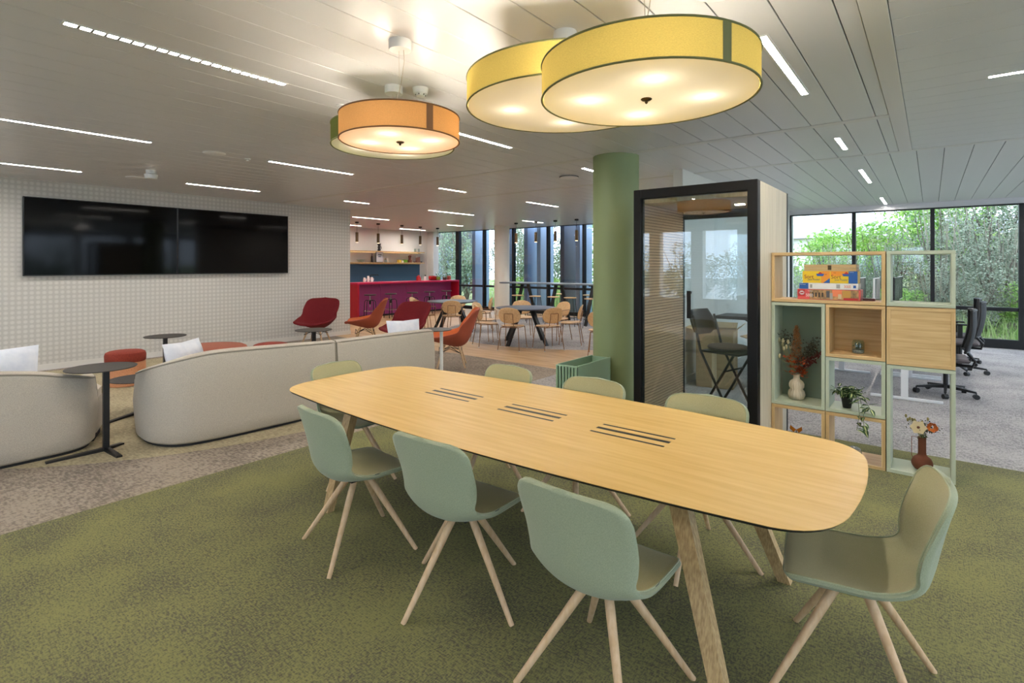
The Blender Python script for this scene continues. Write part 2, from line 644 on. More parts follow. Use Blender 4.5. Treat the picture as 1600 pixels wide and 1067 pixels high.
def glazing_strip(name, fixed, along, lo, hi, z0, z1, w, pier, axis):
    """wall with a row of separate windows, along x (axis 0) or y (axis 1)"""
    f = MB()
    bx = (lambda a, b, z_0, z_1, d=.12: f.box(a, b, fixed - d, fixed + d, z_0, z_1)) if axis == 0 else (lambda a, b, z_0, z_1, d=.12: f.box(fixed - d, fixed + d, a, b, z_0, z_1))
    bx(lo, hi, 0, z0); bx(lo, hi, z1, CH + .02)
    x = lo; panes = []
    while x < hi - pier - w:
        bx(x, x + pier, z0, z1)
        panes.append((x + pier, x + pier + w)); x += pier + w
    bx(x, hi, z0, z1)
    wall = struct(f.build(name, m_white))
    for a, b in panes:
        p = MB()
        if axis == 0:
            p.box(a, b, fixed - .005, fixed + .005, z0, z1)
        else:
            p.box(fixed - .005, fixed + .005, a, b, z0, z1)
        p.build('pane', m_pane, wall)


glazing_strip('wall_rear', -4.6, 0, -10.65, .5, .75, 2.5, .85, .3, 0)
struct(MB().box(.5, 5.1, -4.72, -4.48, 0, CH + .02).build('wall_rear_solid', m_white))
glazing_strip('wall_right', 5.1, 1, -4.6, 14.2, .25, 2.75, 1.5, .2, 1)

# ================================================================== OUTSIDE
m_ground = M('outdoor_grass_ground', (112, 132, 70), rough=1, col2=(140, 140, 100), scale=(3, 3, 3))
bm_ = MB()
ys = [14.6, 16, 18, 20, 24, 30, 50]; zs = [-.05, -.02, .15, .55, 1.3, 1.7, 1.9]
NX = 24
vs = []; fs = []
for j, (yy, zz) in enumerate(zip(ys, zs)):
    for i in range(NX + 1):
        xx = -50 + 110 * i / NX
        k = min(1, max(0, (xx + 5) / 6))
        vs.append((xx, yy, -.05 + (zz + .05) * k + rnd.uniform(-.03, .03) * (j > 1)))
for j in range(len(ys) - 1):
    for i in range(NX):
        a = j * (NX + 1) + i
        fs.append((a, a + 1, a + NX + 2, a + NX + 1))
bm_.add(vs, fs)
struct(bm_.build('ground', m_ground, smooth=True))
m_bounce = M('pale_bounce_ground', (226, 223, 216), rough=.9, col2=(212, 209, 202), scale=(3, 3, 3))  # unseen ground made pale on purpose, to bounce daylight up to the ceiling
struct(MB().box(-60, 60, -60, -4.75, -.2, -.1).build('ground_rear', m_bounce))
struct(MB().box(5.3, 60, -4.75, 14.6, -.2, -.1).build('ground_side', m_bounce))


def leafmat(name, a, b, tr=.3):
    m = M(name, a, rough=.6, island=True, island_hi=b, spec=.2)
    nt = m.node_tree; n = nt.nodes; L = nt.links
    p = n['Principled BSDF']; out = n['Material Output']
    t = n.new('ShaderNodeBsdfTranslucent')
    src = p.inputs['Base Color'].links[0].from_socket
    L.new(src, t.inputs[0])
    mx = n.new('ShaderNodeMixShader'); mx.inputs[0].default_value = tr
    L.new(p.outputs[0], mx.inputs[1]); L.new(t.outputs[0], mx.inputs[2]); L.new(mx.outputs[0], out.inputs[0])
    return m


ml_light = leafmat('fresh_leaves', (96, 150, 52), (176, 208, 112), .4)
ml_mid = leafmat('mid_leaves', (80, 100, 72), (142, 160, 128), .25)
ml_grey = leafmat('grey_leaves', (94, 106, 86), (160, 170, 146), .25)
m_bark = M('bark', (92, 82, 70), rough=.9)
m_twig = M('dry_twigs', (150, 142, 124), rough=.9)
m_reed = leafmat('reed_blades', (120, 158, 74), (186, 204, 138), .3)


def crown(n, size, clumps, seed, rz=1.0):
    r = random.Random(seed); b = MB()
    cs = []
    for _ in range(clumps):
        while True:
            p = Vector((r.uniform(-1, 1), r.uniform(-1, 1), r.uniform(-1, 1)))
            if p.length < 1: break
        cs.append((p * .8, r.uniform(.22, .42)))
    vs = []; fs = []
    for i in range(n):
        c, rad = r.choice(cs)
        d = Vector((r.gauss(0, 1), r.gauss(0, 1), r.gauss(0, 1))).normalized() * rad * r.uniform(.6, 1.05)
        p = c + d
        p.z *= rz
        s_ = size * r.uniform(.6, 1.3)
        a = Vector((r.gauss(0, 1), r.gauss(0, 1), r.gauss(0, .6))).normalized()
        q = a.orthogonal().normalized() * .45
        k = len(vs)
        vs += [p - a * s_, p + q * s_, p + a * s_, p - q * s_]
        fs.append((k, k + 1, k + 2, k + 3))
    b.add(vs, fs)
    return b


CR = []
for i, (mat, nn, sz) in enumerate([(ml_light, 3600, .05), (ml_grey, 7000, .027), (ml_mid, 4600, .038)]):
    CR.append(crown(nn, sz, 26, 11 + i).mesh('foliage', mat))
tk = MB()
for k in range(7):
    a = k * 2.4; p = [(0, 0, -1.05)]
    for j in range(1, 5):
        p.append((cos(a) * .14 * j + rnd.uniform(-.05, .05), sin(a) * .14 * j + rnd.uniform(-.05, .05), -1.05 + .45 * j))
    tk.tube(p, [.03, .024, .018, .012, .006], 5)
trunk_me = tk.mesh('stems', m_bark, True)
twg = MB()
for k in range(26):
    a = rnd.uniform(0, 6.3); q = rnd.uniform(.1, .8); x, y = q * cos(a), q * sin(a)
    twg.tube([(x * .4, y * .4, -1), (x * .8, y * .8, 0), (x * 1.2, y * 1.2, rnd.uniform(.3, 1.1))], [.012, .009, .004], 4)
twig_me = twg.mesh('bare_twigs', m_twig)


def shrub(kind, x, y, z, r, h, rz, where):
    nm, lb = [('leafy_shrub', 'fresh green leafy shrub outside, %s'), ('grey_shrub', 'grey green twiggy shrub outside, %s'),
              ('green_tree', 'mid green bushy tree outside, %s')][kind]
    lb = lb % where
    t = thing(nm, lb, 'shrub' if kind < 2 else 'tree', (x, y, z), rz, lb + 's group')
    inst('foliage', CR[kind], t, (0, 0, h * .55), (0, 0, 0), (r, r, h * .55))
    inst('stems', trunk_me, t, (0, 0, h * .55), (0, 0, 0), (r, r, h * .55))
    if kind == 1:
        inst('bare_twigs', twig_me, t, (0, 0, h * .55), (0, 0, 0), (r, r, h * .6))
    return t


def gz(x, y):
    k = min(1, max(0, (x + 5) / 6)); z = zs[-1]
    for j in range(len(ys) - 1):
        if ys[j] <= y <= ys[j + 1]:
            z = zs[j] + (zs[j + 1] - zs[j]) * (y - ys[j]) / (ys[j + 1] - ys[j])
    return -.05 + (z + .05) * k - .06




def pane_of(x, y):
    r = (y - 0) and x / y
    p = 'left' if r < -.097 else ('middle' if r < .0 else ('right' if r < .1 else 'far right'))
    d = 'close to' if y < 17.4 else ('beyond' if y < 19.2 else 'well beyond')
    return '%s the %s pane of the office window' % (d, p)


for (k, x, y, r, h) in [
        (0, -4.6, 19.5, 1.1, 2.6), (1, -3.6, 17.6, .9, 1.9), (0, -2.9, 21.5, 1.3, 2.5), (1, -2.2, 18.6, 1.0, 2.0), (0, -1.6, 20.6, 1.2, 2.5),
        (1, -.9, 18.0, 1.0, 2.3), (0, -.2, 22.0, 1.5, 3.5), (1, .3, 18.9, 1.2, 3.0), (1, 1.3, 17.6, 1.2, 2.8), (2, 1.4, 20.5, 1.6, 3.9),
        (1, 2.4, 18.8, 1.3, 3.2), (2, 3.2, 21.2, 1.6, 4.0), (1, 3.7, 18.2, 1.2, 2.6), (0, -.6, 17.0, .7, 1.0), (0, 1.9, 16.9, .8, 1.2),
        (2, 4.6, 20, 1.6, 3.8), (1, -1.4, 17.2, .8, 1.3), (0, .7, 21.0, 1.4, 3.7), (1, .8, 16.8, .8, 1.2), (2, -5.6, 22.5, 1.5, 3.8),
        (1, 2.9, 17.0, .8, 1.1), (1, .1, 17.3, .8, 1.6), (1, -2.9, 16.9, .8, 1.2)]:
    shrub(k, x, y, gz(x, y), r, h, rnd.uniform(0, 6.3), pane_of(x, y))
WL = 'beyond the cafe glass wall'
for (k, x, y, r, h) in [
        (2, -21.5, 18.5, 1.7, 3.6), (1, -19.2, 19.3, 1.6, 3.8), (2, -17.3, 18.4, 1.5, 4.2), (1, -15.4, 19.8, 1.6, 4.4), (2, -13.3, 19.0, 1.5, 4.0),
        (0, -11.5, 21.5, 1.6, 4.4), (2, -9.4, 22.4, 1.7, 4.0), (1, -7.5, 23.0, 1.6, 4.6), (0, -14.0, 17.6, .9, 1.2), (0, -12.2, 17.8, .9, 1.1),
        (2, -24, 20, 2, 4.2)]:
    shrub(k, x, y, -.08, r, h, rnd.uniform(0, 6.3), WL)
for (x, y) in [(-9, -15), (-6.5, -16), (-4.2, -15), (-1.8, -16.5), (-12, -16), (1, -15)]:
    shrub(2, x, y, -.1, 1.7, 2.5, rnd.uniform(0, 6.3), 'beyond the rear windows')
for (x, y) in [(12, -1), (12.5, 2.5), (12, 6), (12.5, 9.5)]:
    shrub(2, x, y, -.1, 1.9, 3.0, rnd.uniform(0, 6.3), 'beyond the side windows')

# reeds and grass along the facade
g = MB()
for k in range(2600):
    if k < 1500:
        x = rnd.uniform(-14.5, -5.0); y = rnd.uniform(15.7, 17.4); h = rnd.uniform(.35, .95)
    else:
        x = rnd.uniform(-3, 5); y = rnd.uniform(15.2, 17.0); h = rnd.uniform(.25, .7)
    z = gz(x, y) + .02
    a = rnd.uniform(0, 6.3); w = .012; lx, ly = rnd.gauss(0, .12), rnd.gauss(0, .12)
    vx, vy = cos(a) * w, sin(a) * w
    g.add([(x - vx, y - vy, z), (x + vx, y + vy, z), (x + lx * .5 + vx * .7, y + ly * .5 + vy * .7, z + h * .6), (x + lx * .5 - vx * .7, y + ly * .5 - vy * .7, z + h * .6), (x + lx * 1.4, y + ly * 1.4, z + h)],
          [(0, 1, 2, 3), (3, 2, 4)])
o = g.build('reeds', m_reed)
tag(o, 'bright green reeds and long grass growing along the foot of the glass walls', 'grass'); o['kind'] = 'stuff'

# vertical fins outside the cafe glass
m_fin = M('facade_fin', (140, 162, 190), rough=.35, metal=.15)
fin_me = MB().box(-.08, .08, 0, .8, -.05, 3.3, .004).mesh('facade_fin', m_fin)
fin_dk = MB().box(-.08, .08, 0, .8, -.05, 3.3, .004).mesh('facade_fin', M('dark_fin', (52, 66, 88), rough=.35, metal=.15))
for i, x in enumerate([-13.5, -12.2, -11.05, -10.5, -9.55, -8.95, -8.2, -7.3, -6.4, -5.4, -4.1]):
    dk = i % 3 == 1
    f = inst('facade_fin', fin_dk if dk else fin_me, None, (x, 14.72, 0))
    tag(f, 'tall %s metal fin standing just outside the cafe glass wall' % ('dark navy' if dk else 'pale blue grey'), 'fin', ('dark' if dk else 'pale') + ' fins outside the cafe glass')

# far buildings
m_roof = M('slate_roof', (150, 146, 158), rough=.8)
m_bluewall = M('blue_cladding', (70, 120, 150), rough=.6)
m_dkwall = M('dark_cladding', (48, 58, 72), rough=.5)
b = thing('far_building', 'long low building with slate grey roof behind the shrubs', 'building', (-1, 33, 0))
MB().box(-12, 10, 0, 6, 0, 3.1).build('wall', m_white, b)
MB().hull([(-12.4, -.4, 3.1), (10.4, -.4, 3.1), (10.4, 6.4, 3.1), (-12.4, 6.4, 3.1), (-12, 3, 4.1), (10, 3, 4.1)]).build('roof', m_roof, b)
for i in range(9):
    MB().box(-10.5 + i * 2.2, -9.5 + i * 2.2, -.03, .02, 1.4, 2.4).build('window', m_dkwall, b)
b = thing('blue_pavilion', 'blue clad pavilion with white roof edge beyond the cafe glass', 'building', (-11.5, 25.2, 0))
MB().box(-2.5, 2.5, 0, 4, 0, 2.5).build('wall', m_bluewall, b)
MB().box(-2.7, 2.7, -.2, 4.2, 2.5, 2.75).build('roof', m_white, b)
for i in range(3):
    MB().box(-2 + i * 1.5, -1 + i * 1.5, -.03, .02, .9, 2.1).build('window', m_dkwall, b)
b = thing('dark_wing', 'dark panelled wing of the building past the cafe glass wall', 'building', (-25.5, 15.5, 0))
MB().box(-1.5, 1.2, 0, 12, -.1, 4.5).build('wall', m_dkwall, b)
for i in range(5):
    MB().box(1.2, 1.26, .4 + i * 2.3, 2.2 + i * 2.3, .3, 2.8).build('window', m_alu, b)

# ================================================================== CEILING FIXTURES
m_fix = M('fixture_white', (220, 220, 218), rough=.4)


def linear_light(x, y0, y1, label, cells=0, w=.042):
    l = y1 - y0
    t = thing('ceiling_light', label, 'ceiling light', (x, y0, CH), 0, 'linear ceiling lights')
    f = MB()
    f.box(-w / 2 - .012, -w / 2, -.012, l + .012, -.006, .02).box(w / 2, w / 2 + .012, -.012, l + .012, -.006, .02)
    f.box(-w / 2, w / 2, -.012, 0, -.006, .02).box(-w / 2, w / 2, l, l + .012, -.006, .02)
    f.build('frame', m_fix, t)
    if cells:
        p = l / cells
        me = MB().box(-w / 2 + .002, w / 2 - .002, .004, p - .004, -.002, .012).mesh('light_cell', m_lamp)
        for i in range(cells):
            inst('light_cell', me, t, (0, i * p, 0))
        lm_ = MB().box(-w / 2, w / 2, -.0065, .0065, -.007, .014).mesh('louvre', M('louvre_grey', (120, 120, 120), rough=.6))
        for i in range(1, cells):
            inst('louvre', lm_, t, (0, i * p, 0))
    else:
        MB().box(-w / 2, w / 2, 0, l, -.002, .012).build('diffuser', m_lamp, t)
        b = MB(); k = max(6, int(l / .06))
        for i in range(1, k):
            b.box(-w / 2, w / 2, i * l / k - .0025, i * l / k + .0025, -.0035, .01)
        b.build('louvre', m_fix, t, kind='stuff')
    return t


rowname = {-.75: 'row over the bookshelf', -3.63: 'row over the table and column', -6.45: 'row over the sofas', -9.22: 'row nearest the screens', -12.05: 'row over the bar stools', -14.6: 'row along the kitchen shelves'}
spec = [(-.75, [(3.23, 4.52), (6.26, 6.94), (8.55, 9.96), (12.33, 13.6)]),
        (-3.63, [(.73, 1.96), (3.35, 4.56), (6.1, 6.76), (8.6, 9.8), (12.1, 13.3)]),
        (-6.45, [(.85, 2.01), (3.28, 4.49), (6.18, 6.82), (8.62, 9.76), (12.1, 13.2)]),
        (-9.22, [(.85, 2.04), (3.36, 4.52), (6.23, 6.83), (8.5, 10.05), (12.13, 13.13)]),
        (-12.05, [(8.4, 9.6), (11.9, 12.6)]),
        (-14.6, [(9.3, 10.5), (12.1, 13.3)])]
ordn = ['nearest', 'second', 'third', 'fourth', 'farthest']
for x, L_ in spec:
    for i, (a, b_) in enumerate(L_):
        w_ = ordn[i] if i < len(L_) - 1 else 'farthest'
        linear_light(x, a, b_, '%s linear ceiling light of the %s' % (w_, rowname[x]), 20 if (x == -3.63 and i == 0) else 0)
t = linear_light(0, 0, 1.25, 'crosswise linear ceiling light at the right edge beyond the trim', 0)
t.location = (.31, 4.89, CH); t.rotation_euler = (0, 0, -pi / 2)
for (x, y0) in [(-3.63, -2.2), (-.75, -1.6), (-6.45, -2.2), (-9.22, -2.2), (2.2, -1.5), (2.2, 1.5), (2.2, 8.5), (2.2, 11)]:
    linear_light(x, y0, y0 + 1.2, 'linear ceiling light behind the camera or out to the right', 0)

# ---- drum pendants
m_cable = M('clear_cable', (200, 190, 176), rough=.4)
m_diff = translucent('lamp_diffuser', (250, 246, 238), (255, 252, 246), .86)
m_yel = translucent('yellow_lamp_fabric', (206, 184, 100), (200, 172, 92), .13, .07)
m_org = translucent('orange_lamp_fabric', (214, 160, 98), (206, 148, 92), .10, .07)
m_grn = translucent('green_lamp_fabric', (74, 80, 42), (90, 92, 44), .05, .07)
m_band = M('green_grey_trim', (116, 118, 76), rough=.7)
m_bandb = M('brown_trim', (128, 92, 62), rough=.7)
m_inner = translucent('added_baffle_white', (245, 240, 228), (240, 232, 215), .08)
m_brass = M('dark_brass', (86, 70, 48), rough=.35, metal=.8)
m_bulb = M('bulb_glass', (255, 240, 215), rough=.4, emit=(255, 226, 180), estr=6)


def drum(label, x, y, z, r, h, fab, band, seam, canopy=None, watts=BULB, warm=(1.0, .89, .73)):
    t = thing('drum_pendant', label, 'pendant lamp', (x, y, z), 0, 'drum pendants')
    n_ = 72
    s = MB()
    vs = [(r * cos(2 * pi * i / n_), r * sin(2 * pi * i / n_), zz) for zz in (0, h) for i in range(n_)]
    s.add(vs, [(i, (i + 1) % n_, n_ + (i + 1) % n_, n_ + i) for i in range(n_)])
    s.build('shade', fab, t, True)
    rb = MB()
    for zz in (0.004, h - .003):
        rb.tube([(r * cos(2 * pi * i / n_), r * sin(2 * pi * i / n_), zz) for i in range(n_)], .0045, 6, True)
    rb.build('rim', band, t, True)
    MB().prism([((r - .006) * cos(2 * pi * i / 64), (r - .006) * sin(2 * pi * i / 64)) for i in range(64)], .003, .0055).build('diffuser', m_diff, t)
    MB().lathe([(.004, h - .014), (r * .6, h - .014), (r * .6, h - .012), (.004, h - .011)], 48).build('added_baffle_plate', m_inner, t)  # unseen plate added to hold bulb light off the ceiling and send it down
    # seam ribbon
    sm = MB(); a0 = seam; da = .02 / r
    vs = []
    for a in (a0 - da, a0, a0 + da):
        for zz in (0, h):
            vs.append(((r + .002) * cos(a), (r + .002) * sin(a), zz))
    sm.add(vs, [(0, 2, 3, 1), (2, 4, 5, 3)])
    sm.build('seam_ribbon', band, t)
    fin = MB().lathe([(.022, .002), (.024, -.001), (.018, -.006), (.006, -.008), (.007, -.014), (.003, -.02)], 16).build('finial', m_brass, t, True)
    # frame ring and spider inside, bulbs
    sp = MB()
    for k in range(3):
        a = k * 2 * pi / 3
        sp.cyl((0, 0, h * .75), (r * cos(a), r * sin(a), h - .006), .003, n=6)
    sp.cyl((0, 0, .0), (0, 0, h * .8), .006, n=8)
    sp.build('spider_frame', m_white, t)
    for k in range(4):
        a = k * pi / 2 + .55
        bx, by = .55 * r * cos(a), .55 * r * sin(a)
        l = bpy.data.lights.new('bulb_light', 'POINT')
        l.energy = watts; l.color = warm; l.shadow_soft_size = .03
        lo = bpy.data.objects.new('bulb_light', l); COL.objects.link(lo)
        lo.parent = t; lo.location = (bx, by, h * .38)
        MB().cyl((bx * .2, by * .2, h * .62), (bx * .85, by * .85, h * .62), .008, n=8).build('lamp_holder', m_white, t)
    # ceiling rose and cables
    top = CH - z
    dx, dy = canopy if canopy else (0, 0)
    MB().lathe([(.062, top - .055), (.065, top - .05), (.065, top)], 32, dx, dy).build('ceiling_rose', m_whitegloss, t, True)
    c = MB()
    c.tube([(dx - .012, dy, top - .055), (0, 0, h * .8)], .0012, 5)
    pts = [(dx + .02, dy + .01, top - .055), (dx + .022, dy + .012, top - .12), (.004, .004, h + (top - h) * .45), (-.02, -.012, h + .07), (-.012, -.006, h * .8)]
    c.tube(pts, .0022, 6)
    c.build('cable', m_cable, t, True)
    return t


drum('large yellow fabric drum pendant nearest over the table, in front of another yellow one', -.946, 2.111, 2.305, .442, .15, m_yel, m_band, radians(-28))
drum('large yellow fabric drum pendant partly hidden behind the nearer yellow one', -1.60, 2.497, 2.475, .546, .16, m_yel, m_band, radians(70), watts=11)
drum('small orange fabric drum pendant hanging over the far end of the table', -2.41, 2.0, 2.315, .34, .145, m_org, m_bandb, radians(-13), watts=4.6)
drum('olive green drum pendant half hidden behind the orange one', -3.06, 2.48, 2.455, .435, .15, m_grn, m_band, radians(150), watts=6)

# ---- detectors and speakers
def disc_device(nm, label, cat, x, y, prof, mat=m_whitegloss, dark=None, grp=None):
    t = thing(nm, label, cat, (x, y, CH), 0, grp)
    MB().lathe(prof, 28).build('body', mat, t, True)
    if dark:
        MB().lathe(dark, 24).build('vent', m_black, t, True)
    return t


sm_p = [(.012, -.062), (.03, -.06), (.036, -.045), (.05, -.04), (.055, -.02), (.058, 0)]
t = disc_device('smoke_detector', 'white smoke detector on the ceiling just past the orange pendant', 'smoke detector', -2.936, 2.626, sm_p, grp='smoke detectors')
for k in range(6):
    a = k * pi / 3
    MB().box(-.004, .004, -.003, .003, -.054, -.044).build('slot', m_black, t, loc=(.034 * cos(a), .034 * sin(a), 0), rz=a)
disc_device('smoke_detector', 'white box-like detector hanging above the screens', 'smoke detector', -8.337, 2.601, [(.03, -.12), (.07, -.115), (.08, -.06), (.06, -.05), (.06, 0)], grp='smoke detectors')
sp_p = [(.05, -.012), (.105, -.012), (.115, -.006), (.118, 0)]
for lb, x, y in [('round white ceiling speaker between the two left light rows', -6.485, 2.656), ('round white ceiling speaker near the screens wall', -9.187, 2.662),
                 ('round white ceiling speaker cut by the top edge above the nearest yellow pendant', -.784, 2.55)]:
    disc_device('ceiling_speaker', lb, 'speaker', x, y, sp_p, grp='ceiling speakers')
t = disc_device('air_valve', 'round ceiling air valve with dark slot left of the green column', 'air valve', -4.12, 6.533, [(.1, -.03), (.13, -.03), (.135, -.024), (.11, 0)], dark=[(.14, -.018), (.142, -.012)])
for lb, x, y in [('tiny sprinkler head by the left ceiling speaker', -6.52, 3.05), ('tiny sprinkler head left of the orange pendant', -3.75, 2.5)]:
    disc_device('sprinkler', lb, 'sprinkler', x, y, [(.012, -.03), (.02, -.028), (.01, -.015), (.035, -.008), (.038, 0)], grp='sprinklers')

# ================================================================== CONFERENCE TABLE
m_top = M('oak_table_top', (222, 188, 122), rough=.38, col2=(208, 170, 100), scale=(2.2, 34, 30), detail=5, lo=.3, hi=.7, spec=.35)
m_leg = M('oak_table_leg', (196, 168, 122), rough=.5, col2=(160, 130, 88), scale=(150, 150, 5), detail=4)
TX, TY = -1.92, 2.46
A, Bm, Be = 1.715, .66, .53
half = []
import itertools
N1 = 22
side = []
xe = 1.50
for i in range(N1 + 1):
    x = -xe + 2 * xe * i / N1
    side.append((x, Bm - (Bm - Be - .035) * (x / xe) ** 2))
# rounded corner from (xe, y0) to end
y0 = side[-1][1]
corner = []
yr = .33
P0 = Vector((xe, y0)); P1 = Vector((1.665, y0 - .035)); P2 = Vector((1.70, yr))
for i in range(1, 10):
    s_ = i / 9
    corner.append(tuple(P0 * (1 - s_) ** 2 + P1 * 2 * s_ * (1 - s_) + P2 * s_ * s_))
end = [(1.70 + .022 * (1 - (yy / yr) ** 2), yy) for yy in (.25, .15, .05, -.05, -.15, -.25)]
q1 = side[N1 // 2:] + corner            # x from 0 to end, y>0
right = q1 + end + [(x, -y) for x, y in reversed(corner)] + [(x, -y) for x, y in reversed(side[N1 // 2 + 1:])]
poly = right + [(-x, -y) for x, y in right]
poly = list(reversed(poly))
tb = thing('conference_table', 'long boat-shaped oak conference table with splayed legs on green carpet', 'table', (TX, TY, 0))
MB().prism(poly, .738, .74).build('table_top', m_top, tb)
MB().prism(poly, .728, .738, .009).build('edge_band', m_black, tb)
for gx, row in ((-2.495 - TX, 0), (-1.84 - TX, 1), (-1.195 - TX, 2)):
    for k, (dy, w) in enumerate(((.012, .018), (-.062, .03), (-.128, .018))):
        yy = 2.575 - TY + dy - row * .018
        MB().hull([(gx - .2, yy, .7392), (gx + .2, yy, .7392), (gx + .2, yy + w, .7392), (gx - .2, yy + w, .7392),
                   (gx - .2, yy, .7404), (gx + .2, yy, .7404), (gx + .2, yy + w, .7404), (gx - .2, yy + w, .7404)]).build('cable_slot', m_black, tb)
for sxn in (-1, 1):
    for syn in (-1, 1):
        xt, yt = sxn * 1.10, syn * .34
        xf, yf = sxn * 1.22 + (.12 if sxn > 0 else .06), syn * .50
        l = MB()
        a, b2 = .039, .03
        l.hull([(xt - a, yt - b2, .71), (xt + a, yt - b2, .71), (xt + a, yt + b2, .71), (xt - a, yt + b2, .71),
                (xf - .03, yf - .024, 0), (xf + .03, yf - .024, 0), (xf + .03, yf + .024, 0), (xf - .03, yf + .024, 0)])
        l.build('leg', m_leg, tb)
    MB().box(sxn * 1.10 - .04, sxn * 1.10 + .04, -.4, .4, .685, .716).build('cross_rail', m_black, tb)
MB().box(-1.1, 1.1, -.03, .03, .69, .716).build('long_rail', m_black, tb)

# ================================================================== CONFERENCE CHAIRS
def fab(name, a, b):
    return M(name, a, rough=.9, col2=b, scale=(500, 500, 160), detail=2, lo=.3, hi=.7, bump=.12, spec=.15, sheen=.2)


m_fin_ = fab('sage_fabric_inner', (188, 183, 142), (172, 167, 126))
m_fout = fab('sage_fabric_outer', (163, 171, 144), (145, 155, 130))
m_piping = fab('sage_piping', (176, 180, 150), (156, 164, 132))


def interp(prof, s):
    n_ = len(prof) - 1
    x = s * n_; i = min(int(x), n_ - 1); f = x - i
    p0 = prof[max(i - 1, 0)]; p1 = prof[i]; p2 = prof[i + 1]; p3 = prof[min(i + 2, n_)]
    return tuple(.5 * (2 * b + (c - a) * f + (2 * a - 5 * b + 4 * c - d) * f * f + (3 * b - a - 3 * c + d) * f ** 3) for a, b, c, d in zip(p0, p1, p2, p3))


def seat_shell(prof, V, U, corner_top=.07, corner_front=.05, power=2.2):
    """prof rows: (y, z, halfwidth, edge_dy, edge_dz)"""
    vals = [interp(prof, v / V) for v in range(V + 1)]
    d = [0]
    for a, b in zip(vals[:-1], vals[1:]):
        d.append(d[-1] + hypot(b[0] - a[0], b[1] - a[1]))
    tot = d[-1]
    P = []
    for (y, z, w, ey, ez), s_ in zip(vals, d):
        ww = w
        for e, c in ((tot - s_, corner_top), (s_, corner_front)):
            if e < c:
                k = 1 - e / c
                ww = min(ww, w - c + c * sqrt(max(0, 1 - k * k)))
        row = []
        for u in range(U + 1):
            k = 1 - 2 * u / U
            q = (abs(k) * ww / w) ** power
            row.append((k * ww, y + ey * q, z + ez * q))
        P.append(row)
    return P


prof_c = [(.235, .438, .20, 0, .004), (.20, .450, .212, 0, .008), (.08, .446, .222, 0, .02), (-.05, .436, .222, .004, .034), (-.14, .440, .214, .012, .05),
          (-.195, .470, .208, .03, .05), (-.222, .535, .214, .055, .028), (-.240, .62, .222, .062, .012), (-.258, .72, .228, .05, .0), (-.272, .79, .228, .04, -.004), (-.279, .825, .226, .036, -.008)]
shell_me = MB()
Pc = seat_shell(prof_c, 34, 16)
shell_me.shell(Pc, .022, 0, 1, 1)
shell_mesh = shell_me.mesh('seat_shell', [m_fin_, m_fout], True, 60)
# piping along the rim
lp = [Pc[0][u] for u in range(17)] + [Pc[v][16] for v in range(1, 35)] + [Pc[34][u] for u in range(15, -1, -1)] + [Pc[v][0] for v in range(33, 0, -1)]
pip_mesh = MB().tube(lp, .0032, 5, True).mesh('piping', m_piping, True)
leg_mesh = MB().tube([(.045, 0, .405), (.10, 0, .335), (.335, 0, .012), (.345, 0, 0)], [.017, .0185, .012, .0115], 12).mesh('leg', m_beech, True)
hub_mesh = MB().cyl((0, 0, .375), (0, 0, .425), .035, n=20).box(-.11, .11, -.11, .1, .41, .424).mesh('swivel_hub', m_black)
tag_mesh = MB().box(.2225, .2255, -.035, .0, .446, .470).mesh('fabric_tag', m_black)
tagl_mesh = MB().box(.2256, .2260, -.031, -.004, .454, .458).mesh('tag_lettering', m_white)


def chair(label, x, y, rz, base):
    t = thing('conference_chair', label, 'chair', (x, y, 0), rz, 'sage conference chairs')
    inst('seat_shell', shell_mesh, t)
    inst('piping', pip_mesh, t)
    inst('swivel_hub', hub_mesh, t)
    tg = inst('fabric_tag', tag_mesh, t)
    inst('tag_lettering', tagl_mesh, tg)
    for k in range(4):
        inst('leg', leg_mesh, t, (0, 0, 0), (0, 0, k * pi / 2 + base - rz))
    return t


chair('sage green swivel chair on the near side of the table, closest to the sofas', -2.58, 1.84, radians(-5), radians(29))
chair('sage green swivel chair on the near side of the table, between its two neighbours', -1.80, 1.89, radians(2), radians(-8))
chair('sage green swivel chair on the near table side, largest and nearest of its row', -.985, 1.82, radians(-2), radians(40))
chair('sage green swivel chair at the bookshelf end of the table, seen from its side', -.235, 2.42, radians(99), radians(45))
chair('sage green swivel chair at the sofa end of the table', -3.47, 2.45, radians(-86), radians(20))
chair('sage swivel chair on the far table side, in front of the wood floor', -2.56, 2.93, radians(176), radians(10))
chair('sage swivel chair on the far table side, in front of the green column', -1.80, 2.93, radians(180), radians(33))
chair('sage swivel chair on the far table side, in front of the phone booth', -1.03, 2.92, radians(183), radians(5))

# ================================================================== LOUNGE
# ---- screens
def screen(label, y0, y1):
    t = thing('wall_screen', label, 'screen', (-10.65, (y0 + y1) / 2, 1.445), 0, 'wall screens')
    w = (y1 - y0) / 2 - .004
    MB().box(.02, .07, -w, w, 0, 1.19, .004).build('casing', m_black, t)
    MB().box(.07, .072, -w + .012, w - .012, .016, 1.178).build('display', m_screen, t)
    MB().box(0, .03, -.3, .3, .3, .9).build('bracket', m_black, t)
    b = MB()
    b.box(.068, .0735, -w, w, 0, .014).box(.068, .0735, -w, w, 1.18, 1.19).box(.068, .0735, -w, -w + .01, 0, 1.19).box(.068, .0735, w - .01, w, 0, 1.19)
    b.build('bezel', m_dark, t)


screen('wide black wall screen at the sofa end of the pair', 1.65, 3.711)
screen('wide black wall screen at the red chair end of the pair', 3.711, 5.79)

# ---- sofas
m_sofa = M('greige_wool', (202, 193, 178), rough=.9, col2=(184, 175, 161), scale=(180, 180, 180), detail=2, bump=.3, spec=.12, sheen=.15)
m_sofap = M('greige_piping', (150, 142, 128), rough=.9)
m_plinth = M('sofa_plinth', (38, 38, 38), rough=.8)


